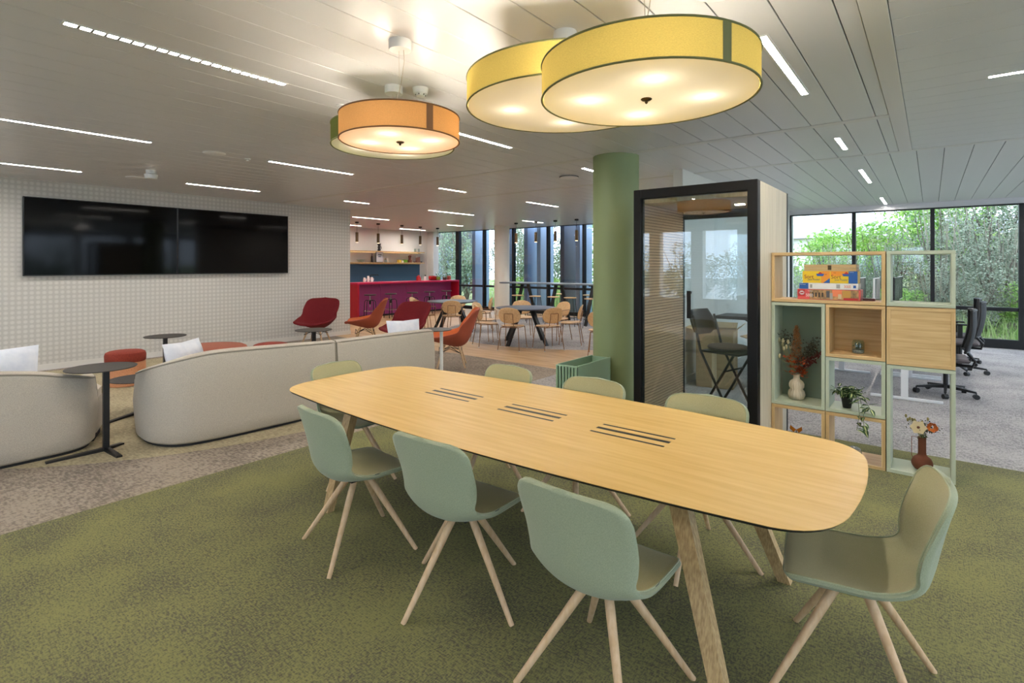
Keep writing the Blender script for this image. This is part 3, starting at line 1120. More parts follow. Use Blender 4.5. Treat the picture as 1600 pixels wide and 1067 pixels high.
def smooth_path(pts, n):
    k = len(pts) - 1
    return [interp(pts, i / n) for i in range(n + 1)]


def sofa(label, path, seatpoly, n=30, th=.17, side=1, extra=None):
    """path rows (x, y, ztop) along the outer back, seat lies to the left of travel when side=1"""
    cx = sum(p[0] for p in path) / len(path); cy = sum(p[1] for p in path) / len(path)
    t = thing('curved_sofa', label, 'sofa', (cx, cy, 0), 0, 'greige lounge sofas')
    P = smooth_path(path, n)
    rows = []
    N = len(P)
    for i, (x, y, zt) in enumerate(P):
        a = P[max(i - 1, 0)]; b = P[min(i + 1, N - 1)]
        d = Vector((b[0] - a[0], b[1] - a[1])).normalized()
        nx, ny = (-d.y * side, d.x * side)
        prof = [(.03, .028), (.010, .05), (.0, .16), (-.012, .34), (-.006, .55 if zt > .62 else .42), (.006, zt - .06), (.012, zt - .02), (.03, zt), (.08, zt + .004), (.13, zt - .012), (th - .01, zt - .05), (th, .5), (th, .08)]
        rows.append([(x + nx * o - cx, y + ny * o - cy, z) for o, z in prof])
    b = MB(); m_ = len(rows[0])
    vs = [p for r in rows for p in r]
    fs = [(i * m_ + j, i * m_ + j + 1, (i + 1) * m_ + j + 1, (i + 1) * m_ + j) for i in range(N - 1) for j in range(m_ - 1)]
    fs += [(i * m_ + m_ - 1, i * m_, (i + 1) * m_, (i + 1) * m_ + m_ - 1) for i in range(N - 1)]
    fs += [tuple(range(m_ - 1, -1, -1)), tuple(range((N - 1) * m_, N * m_))]
    if side < 0:
        fs = [tuple(reversed(f)) for f in fs]
    b.add(vs, fs)
    b.build('backrest', m_sofa, t, True, 70)
    pt = [r[6] for r in rows]
    pt = [(rows[0][1])] + [rows[0][4]] + pt + [rows[-1][4]] + [rows[-1][1]]
    MB().tube(pt, .0075, 6).build('piping', m_sofap, t, True)
    sp_ = [(x - cx, y - cy) for x, y in seatpoly]
    q = MB().prism(sp_, .07, .36).prism([(x * .97, y * .985) for x, y in sp_], .36, .44)
    q.build('seat_cushion', m_sofa, t, True, 50)
    MB().prism([(x * .95, y * .97) for x, y in sp_], 0, .07).build('plinth', m_plinth, t)
    # low plinth following the back
    pl = MB()
    vs = []
    for r in rows:
        for idx, oz in ((0, 0), (0, .033), (-1, .033), (-1, 0)):
            o_ = .5 if idx == 0 else .85
            vs.append((r[0][0] + (r[-1][0] - r[0][0]) * (.12 if idx == 0 else .8), r[0][1] + (r[-1][1] - r[0][1]) * (.12 if idx == 0 else .8), oz))
    fs = [(i * 4 + j, i * 4 + (j + 1) % 4, (i + 1) * 4 + (j + 1) % 4, (i + 1) * 4 + j) for i in range(N - 1) for j in range(4)]
    pl.add(vs, fs + [(0, 1, 2, 3), tuple((N - 1) * 4 + k for k in (3, 2, 1, 0))]).build('base', m_plinth, t)
    return t


sofa('long curved greige sofa seen from behind, in the middle between the other two',
     [(-6.25, 1.86, .56), (-5.85, 1.69, .61), (-5.45, 1.66, .70), (-5.17, 1.80, .78), (-5.07, 2.10, .825), (-5.04, 2.6, .815), (-5.02, 3.285, .79)],
     [(-5.2, 3.27), (-6.0, 3.27), (-6.3, 2.6), (-6.35, 2.05), (-6.1, 1.88), (-5.6, 1.82), (-5.28, 1.95), (-5.2, 2.3)], 44)
sofa('short straight greige sofa section at the far right end beside the white-legged table',
     [(-5.02, 3.305, .79), (-5.02, 3.8, .79), (-5.02, 4.3, .785), (-5.03, 4.66, .778), (-5.045, 4.745, .765), (-5.10, 4.775, .75)],
     [(-5.2, 4.73), (-5.95, 4.73), (-6.0, 3.32), (-5.2, 3.32)], 26)
sofa('curved greige sofa at the left edge of the room, seen from behind',
     [(-5.66, -1.2, .79), (-5.68, -.3, .79), (-5.68, .5, .785), (-5.68, .92, .74), (-5.69, 1.15, .685), (-5.75, 1.31, .645), (-5.90, 1.41, .615), (-6.1, 1.46, .60)],
     [(-5.86, -1.2), (-5.86, 1.2), (-6.0, 1.44), (-6.3, 1.56), (-6.6, 1.56), (-6.74, 1.35), (-6.75, -1.2)], 40)

# ---- white cushions
m_cush = M('white_cotton', (236, 238, 244), rough=.85, col2=(222, 226, 236), scale=(12, 12, 12), bump=.25)


def cushion(label, x, y, z, rx, rz, w=.46, h=.42):
    b = MB(); U = 14
    for sgn in (1, -1):
        vs = []; fs = []
        for i in range(U + 1):
            for j in range(U + 1):
                a = -1 + 2 * i / U; c = -1 + 2 * j / U
                k = (1 - abs(a) ** 3.0) * (1 - abs(c) ** 3.0)
                pin = 1 - .07 * (1 - abs(a)) * (abs(c)) - .0
                pin2 = 1 - .07 * (1 - abs(c)) * (abs(a))
                vs.append((a * w / 2 * pin2, sgn * .075 * k ** .55, c * h / 2 * pin))
        fs = [(i * (U + 1) + j, (i + 1) * (U + 1) + j, (i + 1) * (U + 1) + j + 1, i * (U + 1) + j + 1) for i in range(U) for j in range(U)]
        if sgn < 0:
            fs = [tuple(reversed(f)) for f in fs]
        b.add(vs, fs)
    o = b.build('white_cushion', m_cush, None, True, 80)
    o.location = (x, y, z); o.rotation_euler = (rx, 0, rz)
    tag(o, label, 'cushion', 'white sofa cushions')


cushion('white cushion behind the backrest of the left sofa', -6.02, .80, .69, radians(-12), radians(90), .5, .46)
cushion('white cushion behind the middle of the long curved sofa', -5.56, 2.03, .68, radians(-16), radians(122), .48, .42)
cushion('white cushion at the far end of the short sofa section', -5.36, 4.52, .68, radians(-14), radians(74), .46, .44)

# ---- side tables
def tripod_base(t, rot, reach=(.48, .26, .24), angs=(0, 150, 225)):
    b = MB()
    for l, a in zip(reach, angs):
        d = radians(a) + rot
        c, s_ = cos(d), sin(d)
        wx, wy = -s_ * .022, c * .022
        b.hull([(wx, wy, .0), (-wx, -wy, 0), (c * l + wx, s_ * l + wy, 0), (c * l - wx, s_ * l - wy, 0),
                (wx, wy, .03), (-wx, -wy, .03), (c * l + wx, s_ * l + wy, .016), (c * l - wx, s_ * l - wy, .016)])
    b.build('foot', m_black, t)


def side_table(label, x, y, z, r, off, rot, col=None, post=.022, base=True, grp='slim black side tables', **kw):
    t = thing('side_table', label, 'side table', (x, y, 0), 0, grp)
    MB().lathe([(r - .004, z - .008), (r, z - .004), (r, z)], 48, off[0], off[1]).build('table_top', m_dktop, t, True)
    MB().box(-post, post, -post, post, .015, z - .02, .004).build('column', col or m_black, t)
    MB().box(-post * 2.2, post * 2.2, -post * 2.2, post * 2.2, z - .022, z - .008, .003).build('top_plate', col or m_black, t)
    if base:
        tripod_base(t, rot, **kw)
    return t


m_dktop = M('dark_table_top', (52, 48, 44), rough=.5)
side_table('tall slim black side table standing between the left and long sofas', -5.60, 1.41, .725, .255, (-.01, -.03), radians(-90),
           reach=(.40, .30, .16), angs=(0, 93, 210))
side_table('slim black side table next to the orange and red pouf', -7.70, 2.56, .70, .235, (0, 0), radians(40))
side_table('low black round table in front of the orange and red pouf', -6.72, 1.98, .385, .27, (.0, .0), radians(-62), reach=(.36, .3, .26), angs=(0, 100, 220))
side_table('black round side table in front of the dark red chair by the wall', -7.565, 4.56, .60, .275, (0, 0), radians(15), post=.026)
t = thing('white_leg_table', 'round dark-topped side table with a white leg at the sofa end', 'side table', (-5.66, 5.47, 0))
MB().lathe([(.225, .652), (.23, .656), (.23, .664)], 48, -.06, -.05).build('table_top', m_dktop, t, True)
MB().cyl((0, 0, .012), (0, 0, .652), .025, n=20).build('column', m_whitegloss, t, True)
MB().lathe([(.2, 0), (.2, .008), (.03, .014)], 36).build('base_plate', m_whitegloss, t, True)

# ---- poufs
m_rust = M('rust_felt', (150, 58, 40), rough=.9, col2=(128, 46, 34), scale=(90, 90, 90), bump=.2)
m_caramel = M('caramel_felt', (212, 152, 112), rough=.9, col2=(196, 136, 98), scale=(90, 90, 90), bump=.2)
m_terra = M('terracotta_felt', (166, 98, 76), rough=.9, col2=(146, 84, 66), scale=(90, 90, 90), bump=.2)
t = thing('round_pouf', 'tall cylindrical caramel pouf with a rust red top', 'pouf', (-8.52, 2.36, 0))
MB().lathe([(.215, .0), (.225, .01), (.228, .06), (.228, .30), (.224, .315)], 40).build('body', m_caramel, t, True)
MB().lathe([(.222, .315), (.23, .325), (.232, .40), (.222, .435), (.19, .452), (.05, .456)], 40).build('seat_pad', m_rust, t, True)
MB().lathe([(.216, -.0), (.218, .012)], 40).build('base_ring', m_rust, t, True)
t = thing('round_pouf', 'wide low terracotta pouf near the screens wall', 'pouf', (-8.47, 3.40, 0))
MB().lathe([(.50, .0), (.515, .02), (.52, .3), (.50, .375), (.46, .395), (.1, .40)], 56).build('body', m_terra, t, True)
MB().tube([(.512 * cos(2 * pi * i / 56), .512 * sin(2 * pi * i / 56), .345) for i in range(56)], .006, 5, True).build('piping', m_rust, t, True)
t = thing('round_pouf', 'small rust red pouf behind the long sofa', 'pouf', (-7.86, 4.03, 0))
MB().lathe([(.235, .0), (.25, .02), (.252, .36), (.24, .405), (.2, .42), (.05, .424)], 40).build('body', m_rust, t, True)
MB().lathe([(.2, -.0), (.22, .015)], 30).build('base_ring', m_black, t, True)

# ---- lounge chairs
m_lred = M('dark_red_wool', (124, 36, 40), rough=.88, col2=(104, 28, 34), scale=(150, 150, 150), bump=.2, spec=.2)
m_lor = M('orange_wool', (204, 108, 62), rough=.88, col2=(184, 92, 52), scale=(150, 150, 150), bump=.2, spec=.2)
m_lorb = M('rust_orange_shell', (166, 80, 56), rough=.8)
prof_l = [(.38, .43, .27, 0, .02), (.34, .455, .31, 0, .04), (.18, .41, .345, -.01, .10), (.0, .36, .36, 0, .18), (-.14, .345, .35, .04, .22), (-.24, .40, .34, .10, .20),
          (-.30, .52, .335, .14, .12), (-.35, .66, .345, .14, .05), (-.39, .79, .345, .11, .0), (-.425, .89, .325, .08, -.01), (-.437, .925, .31, .07, -.012)]
Pl = seat_shell(prof_l, 30, 18, .07, .10, 2.0)
lm = {}
for nm, mats in (('red', [m_lred, m_lred]), ('orange', [m_lor, m_lorb])):
    b = MB(); b.shell(Pl, .035, 0, 1, 1)
    lm[nm] = b.mesh('seat_shell', mats, True, 60)
lleg = MB().tube([(.17, .0, .325), (.31, 0, 0)], [.02, .013], 12).mesh('leg', m_beech, True)
wire = MB()
for a, b in (((.2, .2), (-.2, -.2)), ((.2, -.2), (-.2, .2)), ((.2, .2), (.2, -.2)), ((-.2, .2), (-.2, -.2)), ((.2, -.2), (-.2, -.2)), ((.2, .2), (-.2, .2))):
    wire.tube([(a[0] * .85, a[1] * .85, .22), ((a[0] + b[0]) * .45, (a[1] + b[1]) * .45, .30), (b[0] * .85, b[1] * .85, .22)], .005, 5)
wire_me = wire.mesh('wire_brace', m_black, True)


def lounge(label, x, y, rz, kind):
    t = thing('lounge_chair', label, 'armchair', (x, y, 0), rz, 'lounge shell chairs')
    inst('seat_shell', lm[kind], t)
    for k in range(4):
        inst('leg', lleg, t, (0, -.02, 0), (0, 0, pi / 4 + k * pi / 2))
    inst('wire_brace', wire_me, t)
    return t


lounge('dark red shell armchair standing against the dotted wall', -9.75, 5.93, radians(-145), 'red')
lounge('orange shell armchair left of the other two, turned to the wall', -9.14, 6.66, radians(138), 'orange')
lounge('dark red shell armchair between the two orange ones', -7.50, 6.32, radians(-165), 'red')
lounge('orange shell armchair nearest, next to the white-legged table', -6.02, 6.02, radians(132), 'orange')

# ================================================================== CAFE
m_blktop = M('blue_black_table_top', (56, 60, 70), rough=.35)
m_frame = M('tan_wire_frame', (150, 112, 82), rough=.4, metal=.3)


def round_table(label, x, y, rot):
    t = thing('round_cafe_table', label, 'table', (x, y, 0), rot, 'round cafe tables')
    MB().lathe([(.57, .712), (.615, .728), (.615, .74)], 64).build('table_top', m_blktop, t, True)
    MB().box(-.3, .3, -.3, .3, .69, .714).build('under_frame', m_black, t)
    for k in range(4):
        a = k * pi / 2 + pi / 4
        c, s_ = cos(a), sin(a)
        px, py = -s_ * .045, c * .045
        qx, qy = c * .02, s_ * .02
        MB().hull([(c * .17 + sx_ * px + s2 * qx, s_ * .17 + sx_ * py + s2 * qy, .70) for sx_ in (-1, 1) for s2 in (-1, 1)] +
                  [(c * .55 + sx_ * px * .9 + s2 * qx, s_ * .55 + sx_ * py * .9 + s2 * qy, 0) for sx_ in (-1, 1) for s2 in (-1, 1)]).build('leg', m_black, t)
    return t


round_table('round dark table nearest to the green column', -6.55, 8.73, radians(41))
round_table('round dark table beside the magenta bar', -9.17, 9.24, radians(55))

# cafe chair meshes
sup = lambda a, p: math.copysign(abs(a) ** p, a)
bp_ = []
for v in range(13):
    row = []
    for u in range(15):
        k = -1 + 2 * u / 14; q = -1 + 2 * v / 12
        # squircle map
        xx = k * sqrt(max(0, 1 - q * q * .42)); zz = q * sqrt(max(0, 1 - k * k * .42))
        row.append((-xx * .215, -.205 - zz * .035 + .045 * xx * xx, .665 + zz * .15))
    bp_.append(row)
cb_me = MB().shell(bp_, .011).mesh('backrest', m_ply, True, 60)
sp2 = []
for v in range(13):
    row = []
    for u in range(15):
        k = -1 + 2 * u / 14; q = -1 + 2 * v / 12
        xx = k * sqrt(max(0, 1 - q * q * .40)); yy = q * sqrt(max(0, 1 - k * k * .40))
        row.append((-xx * .215, -yy * .215, .455 + .018 * xx * xx - .012 * (1 - yy * yy) + (.02 * yy if yy > 0 else 0)))
    sp2.append(row)
cs_me = MB().shell(sp2, .011).mesh('seat', m_ply, True, 60)
cl_me = {}
for nm, px, py, fx, fy in (('f', .19, .17, .225, .215), ('b', .17, -.17, .215, -.235)):
    for sg in (1, -1):
        cl_me[nm, sg] = MB().tube([(sg * px, py, .44), (sg * fx, fy, 0)], .0075, 8).mesh('leg', m_frame, True)
fr_ = MB()
fr_.tube([(.17, -.16, .435), (.09, -.185, .46), (.085, -.225, .60), (.085, -.235, .69), (.075, -.235, .70), (-.075, -.235, .70), (-.085, -.235, .69), (-.085, -.225, .60), (-.09, -.185, .46), (-.17, -.16, .435)], .007, 7)
fr_.tube([(.19, .17, .437), (-.19, .17, .437)], .007, 7).tube([(.17, -.17, .437), (-.17, -.17, .437)], .007, 7)
fr_.tube([(.17, -.17, .437), (.19, .17, .437)], .007, 7).tube([(-.17, -.17, .437), (-.19, .17, .437)], .007, 7)
cf_me = fr_.mesh('wire_frame', m_frame, True)
ca_me = {sg: MB().tube([(sg * .21, .15, .44), (sg * .25, .16, .62), (sg * .25, .14, .645), (sg * .24, -.12, .66), (sg * .19, -.20, .66)], .0075, 7).mesh('armrest', m_frame, True) for sg in (1, -1)}
ft_me = MB().cyl((0, 0, 0), (0, 0, .016), .011, n=8).mesh('glide', m_white)


def cafe_chair(label, x, y, tx, ty, arms=False):
    rz = atan2(ty - y, tx - x) - pi / 2
    t = thing('cafe_chair', label, 'chair', (x, y, 0), rz, 'plywood cafe chairs')
    inst('backrest', cb_me, t); inst('seat', cs_me, t); inst('wire_frame', cf_me, t)
    for nm in 'fb':
        for sg in (1, -1):
            l = inst('leg', cl_me[nm, sg], t)
            fx, fy = (.225, .215) if nm == 'f' else (.215, -.235)
            inst('glide', ft_me, l, (sg * fx, fy, 0))
    if arms:
        for sg in (1, -1):
            inst('armrest', ca_me[sg], t)


T1 = (-6.55, 8.73); T2 = (-9.17, 9.24)
n1 = 'at the table near the green column'
n2 = 'at the table beside the bar'
for lb, x, y, ar in [('plywood chair, left of two backs facing the room, ' + n1, -6.27, 7.93, False),
                     ('plywood chair, right of two backs facing the room, ' + n1, -5.74, 8.36, False),
                     ('plywood chair in profile at the left edge ' + n1, -6.98, 8.00, False),
                     ('plywood armchair catching window light, far left ' + n1, -7.48, 8.50, True),
                     ('plywood chair on the window side, behind the top, ' + n1, -7.12, 9.36, False),
                     ('plywood armchair towards the high table ' + n1, -6.32, 9.55, True),
                     ('plywood chair seen edge-on on the right ' + n1, -5.72, 9.14, False)]:
    cafe_chair(lb, x, y, *T1, arms=ar)
for lb, x, y, ar in [('plywood armchair with its back to the room ' + n2, -8.64, 8.68, True),
                     ('plywood armchair behind the dark red chair ' + n2, -9.36, 8.50, True),
                     ('pale-lit plywood chair closest to the bar stools ' + n2, -9.92, 8.86, False),
                     ('plywood chair with only its back top showing ' + n2, -9.66, 9.90, False),
                     ('plywood chair in profile on the right ' + n2, -8.66, 9.78, False)]:
    cafe_chair(lb, x, y, *T2, arms=ar)
cafe_chair('plywood chair half hidden by the green column', -4.60, 8.35, -5.2, 9.6)

# ---- high table and its stools
m_hitop = M('grey_high_table_top', (126, 134, 146), rough=.3)
t = thing('high_table', 'long grey high table with black A-frame legs along the glass wall', 'table', (-7.4, 12.7, 0))
L2 = 3.05; Wd = .36
outl = [(L2, -Wd), (L2, Wd), (-L2 + .35, Wd)] + [(-L2 + .35 - .35 * sin(a), Wd * cos(a)) for a in [pi * k / 12 for k in range(1, 12)]] + [(-L2 + .35, -Wd)]
MB().prism(outl, 1.065, 1.10).build('table_top', m_hitop, t)
for k, fx in enumerate((-2.15, -.95, .25, 1.9)):
    MB().box(fx - .05, fx + .05, -.3, .3, 1.04, 1.066).build('beam', m_black, t)
    for sg in (-1, 1):
        MB().hull([(fx + a, sg * .14 + b, 1.05) for a in (-.045, .045) for b in (-.03, .03)] + [(fx + a + .02 * sg, sg * .52 + b, 0) for a in (-.04, .04) for b in (-.025, .025)]).build('leg', m_black, t)
seat_me = MB().lathe([(.14, .735), (.165, .74), (.17, .75), (.165, .76), (.05, .757)], 28).mesh('seat', m_ply, True)
hl_me = MB().tube([(.11, .11, .735), (.16, .17, .02), (.16, .17, 0)], .007, 6).mesh('leg', m_black, True)
ring_me = MB().tube([(.145, .155, .22), (-.155, .145, .22), (-.145, -.155, .22), (.155, -.145, .22)], .006, 6, True).mesh('foot_rail', m_black, True)
for i, (x, y) in enumerate([(-9.3, 12.0), (-8.65, 11.95), (-8.05, 11.98), (-7.5, 11.95), (-6.85, 11.9), (-8.75, 13.35), (-7.75, 13.35), (-6.7, 13.35)]):
    front = i < 5
    k = i if front else i - 5
    t = thing('high_stool', '%s pale wooden high stool on the %s side of the long high table' % (['first', 'second', 'third', 'fourth', 'fifth'][k], 'room' if front else 'window'), 'stool', (x, y, 0), rnd.uniform(-.3, .3), 'high stools')
    inst('seat', seat_me, t)
    for q in range(4):
        inst('leg', hl_me, t, (0, 0, 0), (0, 0, q * pi / 2))
    inst('foot_rail', ring_me, t)

# ---- small cylinder pendants
m_pend = M('bronze_pendant', (104, 84, 58), rough=.4, metal=.5)
m_warm = M('pendant_glow', (255, 240, 214), rough=.5, emit=(255, 226, 178), estr=3.5)
cyl_me = MB().lathe([(.04, 2.30), (.043, 2.302), (.043, 2.585), (.036, 2.59)], 20).mesh('shade', m_pend, True)
glow_me = MB().lathe([(.034, 2.288), (.037, 2.30)], 16).mesh('bulb', m_warm, True)
rose_me = MB().lathe([(.03, CH - .045), (.055, CH - .04), (.055, CH)], 20).mesh('ceiling_rose', m_black, True)
cab_me = MB().cyl((0, 0, 2.585), (0, 0, CH - .04), .004, n=6).mesh('cable', m_black)
P_ = [(-13.35, y) for y in (9.45, 10.22, 11.15, 11.93, 12.72)] + [(x, 12.7) for x in (-9.9, -9.16, -8.47, -7.76)]
for i, (x, y) in enumerate(P_):
    if i < 5:
        lb = '%s small bronze cylinder pendant hanging over the magenta bar' % ['first', 'second', 'third', 'fourth', 'last'][i]
    else:
        lb = '%s small bronze cylinder pendant hanging over the high table' % ['first', 'second', 'third', 'last'][i - 5]
    t = thing('cylinder_pendant', lb, 'pendant lamp', (x, y, 0), 0, 'bronze cylinder pendants')
    inst('shade', cyl_me, t); inst('bulb', glow_me, t)
    l = bpy.data.lights.new('pendant_light', 'SPOT'); l.energy = 16; l.color = (1, .86, .66); l.spot_size = 2.4; l.spot_blend = .6; l.shadow_soft_size = .03
    lo = bpy.data.objects.new('pendant_light', l); COL.objects.link(lo); lo.parent = t; lo.location = (0, 0, 2.28)
    inst('ceiling_rose', rose_me, t); inst('cable', cab_me, t)

# ================================================================== KITCHEN
m_mag = M('magenta_lacquer', (196, 30, 84), rough=.35)
m_red = M('crimson_lacquer', (184, 22, 50), rough=.4)
m_pur = M('purple_panel', (150, 56, 122), rough=.45)
m_blue = M('petrol_blue_board', (44, 78, 104), rough=.5)
t = thing('kitchen_bar', 'magenta bar counter with purple recessed front facing the cafe', 'bar counter', (-13.3, 9.44, 0))
MB().box(-.78, 0, 0, 4.3, 1.035, 1.085, .003).build('counter_top', m_mag, t)
MB().box(-.78, -.005, 0, .06, 0, 1.035).build('end_panel', m_red, t)
MB().box(-.78, -.005, 4.24, 4.3, 0, 1.035).build('end_panel', m_red, t)
for i in range(4):
    MB().box(-.42, -.36, .063 + i * 1.0445, .057 + (i + 1) * 1.0445, .06, 1.033, .002).build('front_panel', m_pur, t)
MB().box(-.45, -.38, .06, 4.24, 0, .07).build('toe_kick', m_black, t)

t = thing('kitchen_counter', 'low white kitchen counter under the petrol blue splashback', 'kitchen counter', (-15.4, 7.4, 0))
MB().box(.02, .62, 0, 6.3, .86, .90).build('worktop', m_white, t)
for i in range(7):
    c = MB().box(.02, .60, .003 + i * .9, .897 + i * .9, .1, .86).build('cabinet', m_white, t)
    MB().box(.602, .62, .006 + i * .9, .894 + i * .9, .11, .85).build('door', m_white, c)
MB().box(.02, .55, 0, 6.3, 0, .1).build('plinth', m_black, t)
o = MB().box(-15.398, -15.385, 7.4, 13.72, .90, 1.665).build('splashback', m_blue)
tag(o, 'petrol blue splashback panel on the kitchen wall below the shelf', 'splashback')
for z, y1, nm in ((1.68, 13.75, 'lower'), (2.08, 13.75, 'upper')):
    t = thing('wall_shelf', '%s long oak wall shelf in the kitchen' % nm, 'shelf', (-15.4, 7.4, z), 0, 'kitchen wall shelves')
    MB().box(.0, .26, 0, y1 - 7.4, 0, .035, .002).build('board', m_oak, t)
    MB().box(.0, .02, 0, y1 - 7.4, -.03, 0).build('wall_batten', m_oak, t)
m_warmstrip = M('shelf_light', (255, 240, 210), emit=(255, 220, 165), estr=.9)
for z, nm in ((2.075, 'upper'),):
    o = MB().box(-15.37, -15.35, 7.6, 13.6, z - .012, z).build('shelf_light', m_warmstrip)
    tag(o, 'slim warm light strip under the upper kitchen shelf', 'light')

m_bottle = M('dark_bottle', (46, 34, 30), rough=.2)
m_cream = M('cream_ceramic', (228, 222, 206), rough=.4)
m_paper = M('paper_white', (232, 236, 240), rough=.7)
m_ink = M('navy_print', (52, 64, 92), rough=.7)
m_lime = M('lime_green_box', (112, 160, 34), rough=.6)
m_yelb = M('yellow_box', (224, 190, 70), rough=.6)
m_brownc = M('brown_carton', (110, 66, 50), rough=.7)


def obj1(nm, mb, mat, label, cat, loc, group=None, smooth=True):
    o = mb.build(nm, mat, None, smooth)
    o.location = loc
    return tag(o, label, cat, group)


KY = lambda r: -15.25 / r   # helper for positions along the shelf
zs1 = 1.715; zs2 = 2.115; KX = -15.26
obj1('glass_bowl', MB().lathe([(.05, 0), (.11, .03), (.15, .09), (.152, .095), (.1, .035), (.04, .012)], 28), m_clear, 'clear glass bowl at the wall end of the lower kitchen shelf', 'bowl', (KX, 10.95, zs1))
obj1('wine_bottle', MB().lathe([(.04, 0), (.042, .01), (.042, .16), (.036, .2), (.015, .24), (.015, .3), (.017, .31)], 20), m_bottle, 'dark bottle left of the framed sign on the kitchen shelf', 'bottle', (KX, 11.42, zs1))
t = thing('framed_sign', 'white framed sign with two dark words on the lower kitchen shelf', 'sign', (KX + .02, 11.72, zs1), 0)
MB().box(-.012, .004, -.155, .155, 0, .37, .003).build('frame', m_dark, t)
MB().box(.004, .006, -.135, .145, .012, .36).build('poster', m_paper, t)
for (a, b, z) in ((-.06, .09, .255), (-.05, .06, .185)):
    for k in range(5):
        y0_ = a + (b - a) * k / 5
        MB().box(.006, .007, y0_, y0_ + (b - a) / 6, z, z + .03).build('letter_mark', m_ink, t)
obj1('small_bottle', MB().lathe([(.035, 0), (.038, .02), (.036, .09), (.015, .13), (.016, .16)], 16), m_cream, 'small cream bottle right of the framed sign', 'bottle', (KX, 12.10, zs1))
t = thing('hourglass_jug', 'clear glass carafe beside the small cream bottle', 'carafe', (KX + .03, 11.98, zs1))
MB().lathe([(.04, 0), (.06, .02), (.05, .09), (.025, .12), (.045, .17), (.05, .19)], 20).build('body', m_clear, t, True)
MB().lathe([(.03, .105), (.032, .135)], 16).build('collar', m_oak, t, True)
for i, (y, w, h, m) in enumerate([(12.62, .10, .10, m_yelb), (12.74, .08, .07, m_cream), (12.89, .16, .105, m_lime)]):
    t = thing('tea_box', ['small yellow tea box', 'small cream tea box between yellow and green ones', 'lime green tea box'][i] + ' on the lower kitchen shelf', 'box', (KX, y, zs1), 0, 'tea boxes')
    MB().box(-.06, .06, -w / 2, w / 2, 0, h * .8, .003).build('body', m, t)
    MB().box(-.062, .062, -w / 2 - .002, w / 2 + .002, h * .8, h, .003).build('lid', m, t)
t = thing('coffee_grinder', 'brown coffee grinder on the lower kitchen shelf', 'grinder', (KX, 13.12, zs1), 0)
MB().box(-.06, .06, -.06, .06, 0, .10, .006).build('base', m_brownc, t)
MB().lathe([(.05, .1), (.045, .16), (.062, .25), (.03, .262)], 20).build('hopper', m_brownc, t, True)
MB().tube([(0, 0, .26), (0, 0, .29), (.0, .09, .29), (0, .09, .31)], .006, 6).build('crank', m_black, t)
t = thing('paper_bag', 'brown coffee bag at the right end of the lower kitchen shelf', 'bag', (KX, 13.52, zs1), 0)
MB().hull([(-.05, -.08, 0), (.05, -.08, 0), (.05, .08, 0), (-.05, .08, 0), (-.035, -.08, .19), (.035, -.08, .19), (.03, .08, .22), (-.03, .08, .22)]).build('body', m_brownc, t)
MB().box(-.008, .008, -.08, .08, .2, .235).build('fold', m_cream, t)
obj1('small_dish', MB().lathe([(.03, 0), (.06, .02), (.065, .04), (.02, .015)], 20), m_brownc, 'small brown dish between grinder and coffee bag', 'dish', (KX + .04, 13.33, zs1))
obj1('black_tin', MB().lathe([(.045, 0), (.047, .004), (.047, .045), (.04, .05)], 20), m_black, 'small black tin at the very end of the lower kitchen shelf', 'tin', (KX, 13.68, zs1))
t = thing('black_vase', 'black sculpted vase on the upper kitchen shelf', 'vase', (KX, 11.72, zs2))
MB().lathe([(.045, 0), (.06, .03), (.04, .09), (.055, .14), (.035, .18), (.06, .235), (.075, .26), (.06, .262)], 18).build('body', m_black, t, True)
MB().tube([(.0, .05, .05), (0, .1, .1), (0, .07, .18), (0, .05, .2)], .01, 6).build('handle', m_black, t, True)
for i, y in enumerate((13.38, 13.56)):
    t = thing('drinking_glass', ['left', 'right'][i] + ' one of two glasses at the end of the upper kitchen shelf', 'glass', (KX, y, zs2), 0, 'glasses on the upper shelf')
    MB().lathe([(.032, 0), (.036, .006), (.04, .12), (.037, .12), (.033, .008)], 18).build('body', m_clear, t, True)
    MB().lathe([(.041, .117), (.041, .122), (.037, .122)], 18).build('rim', m_steel, t, True)

# tap, kettle, toaster
t = thing('kitchen_tap', 'black angled kitchen tap in front of the petrol splashback', 'tap', (-15.2, 11.3, .90))
MB().tube([(0, 0, 0), (0, 0, .36), (.0, .02, .375), (.05, .3, .375), (.05, .3, .35)], .014, 8).build('spout', m_black, t, True)
MB().cyl((0, 0, 0), (0, 0, .03), .028, n=16).build('base', m_black, t, True)
MB().tube([(.02, 0, .08), (.09, 0, .1)], .007, 6).build('lever', m_black, t, True)
m_redap = M('red_enamel', (170, 24, 34), rough=.25)
BX = -13.82; BZ = 1.085
t = thing('red_kettle', 'red enamel kettle on the magenta bar', 'kettle', (BX, 12.28, BZ))
MB().lathe([(.075, 0), (.085, .01), (.075, .1), (.05, .16), (.02, .175), (.012, .195)], 24).build('body', m_redap, t, True)
MB().tube([(0, .06, .13), (0, .12, .16), (0, .13, .09), (0, .085, .03)], .01, 6).build('handle', m_black, t, True)
MB().cyl((0, -.06, .09), (0, -.12, .14), .016, .01, 10).build('spout', m_redap, t, True)
t = thing('white_bottle', 'white insulated bottle with black cap between kettle and toaster', 'bottle', (BX, 12.58, BZ))
MB().lathe([(.04, 0), (.042, .01), (.042, .12), (.028, .15)], 20).build('body', m_whitegloss, t, True)
MB().lathe([(.028, .15), (.03, .155), (.028, .19)], 20).build('cap', m_black, t, True)
t = thing('red_toaster', 'red two-slot toaster at the right of the kettle', 'toaster', (BX, 12.95, BZ))
MB().box(-.09, .09, -.16, .16, .012, .16, .03).build('body', m_redap, t, True)
MB().box(-.05, .05, -.13, .13, .158, .163).build('slot', m_black, t)
MB().box(-.02, .02, .16, .185, .1, .12).build('lever', m_chrome, t)
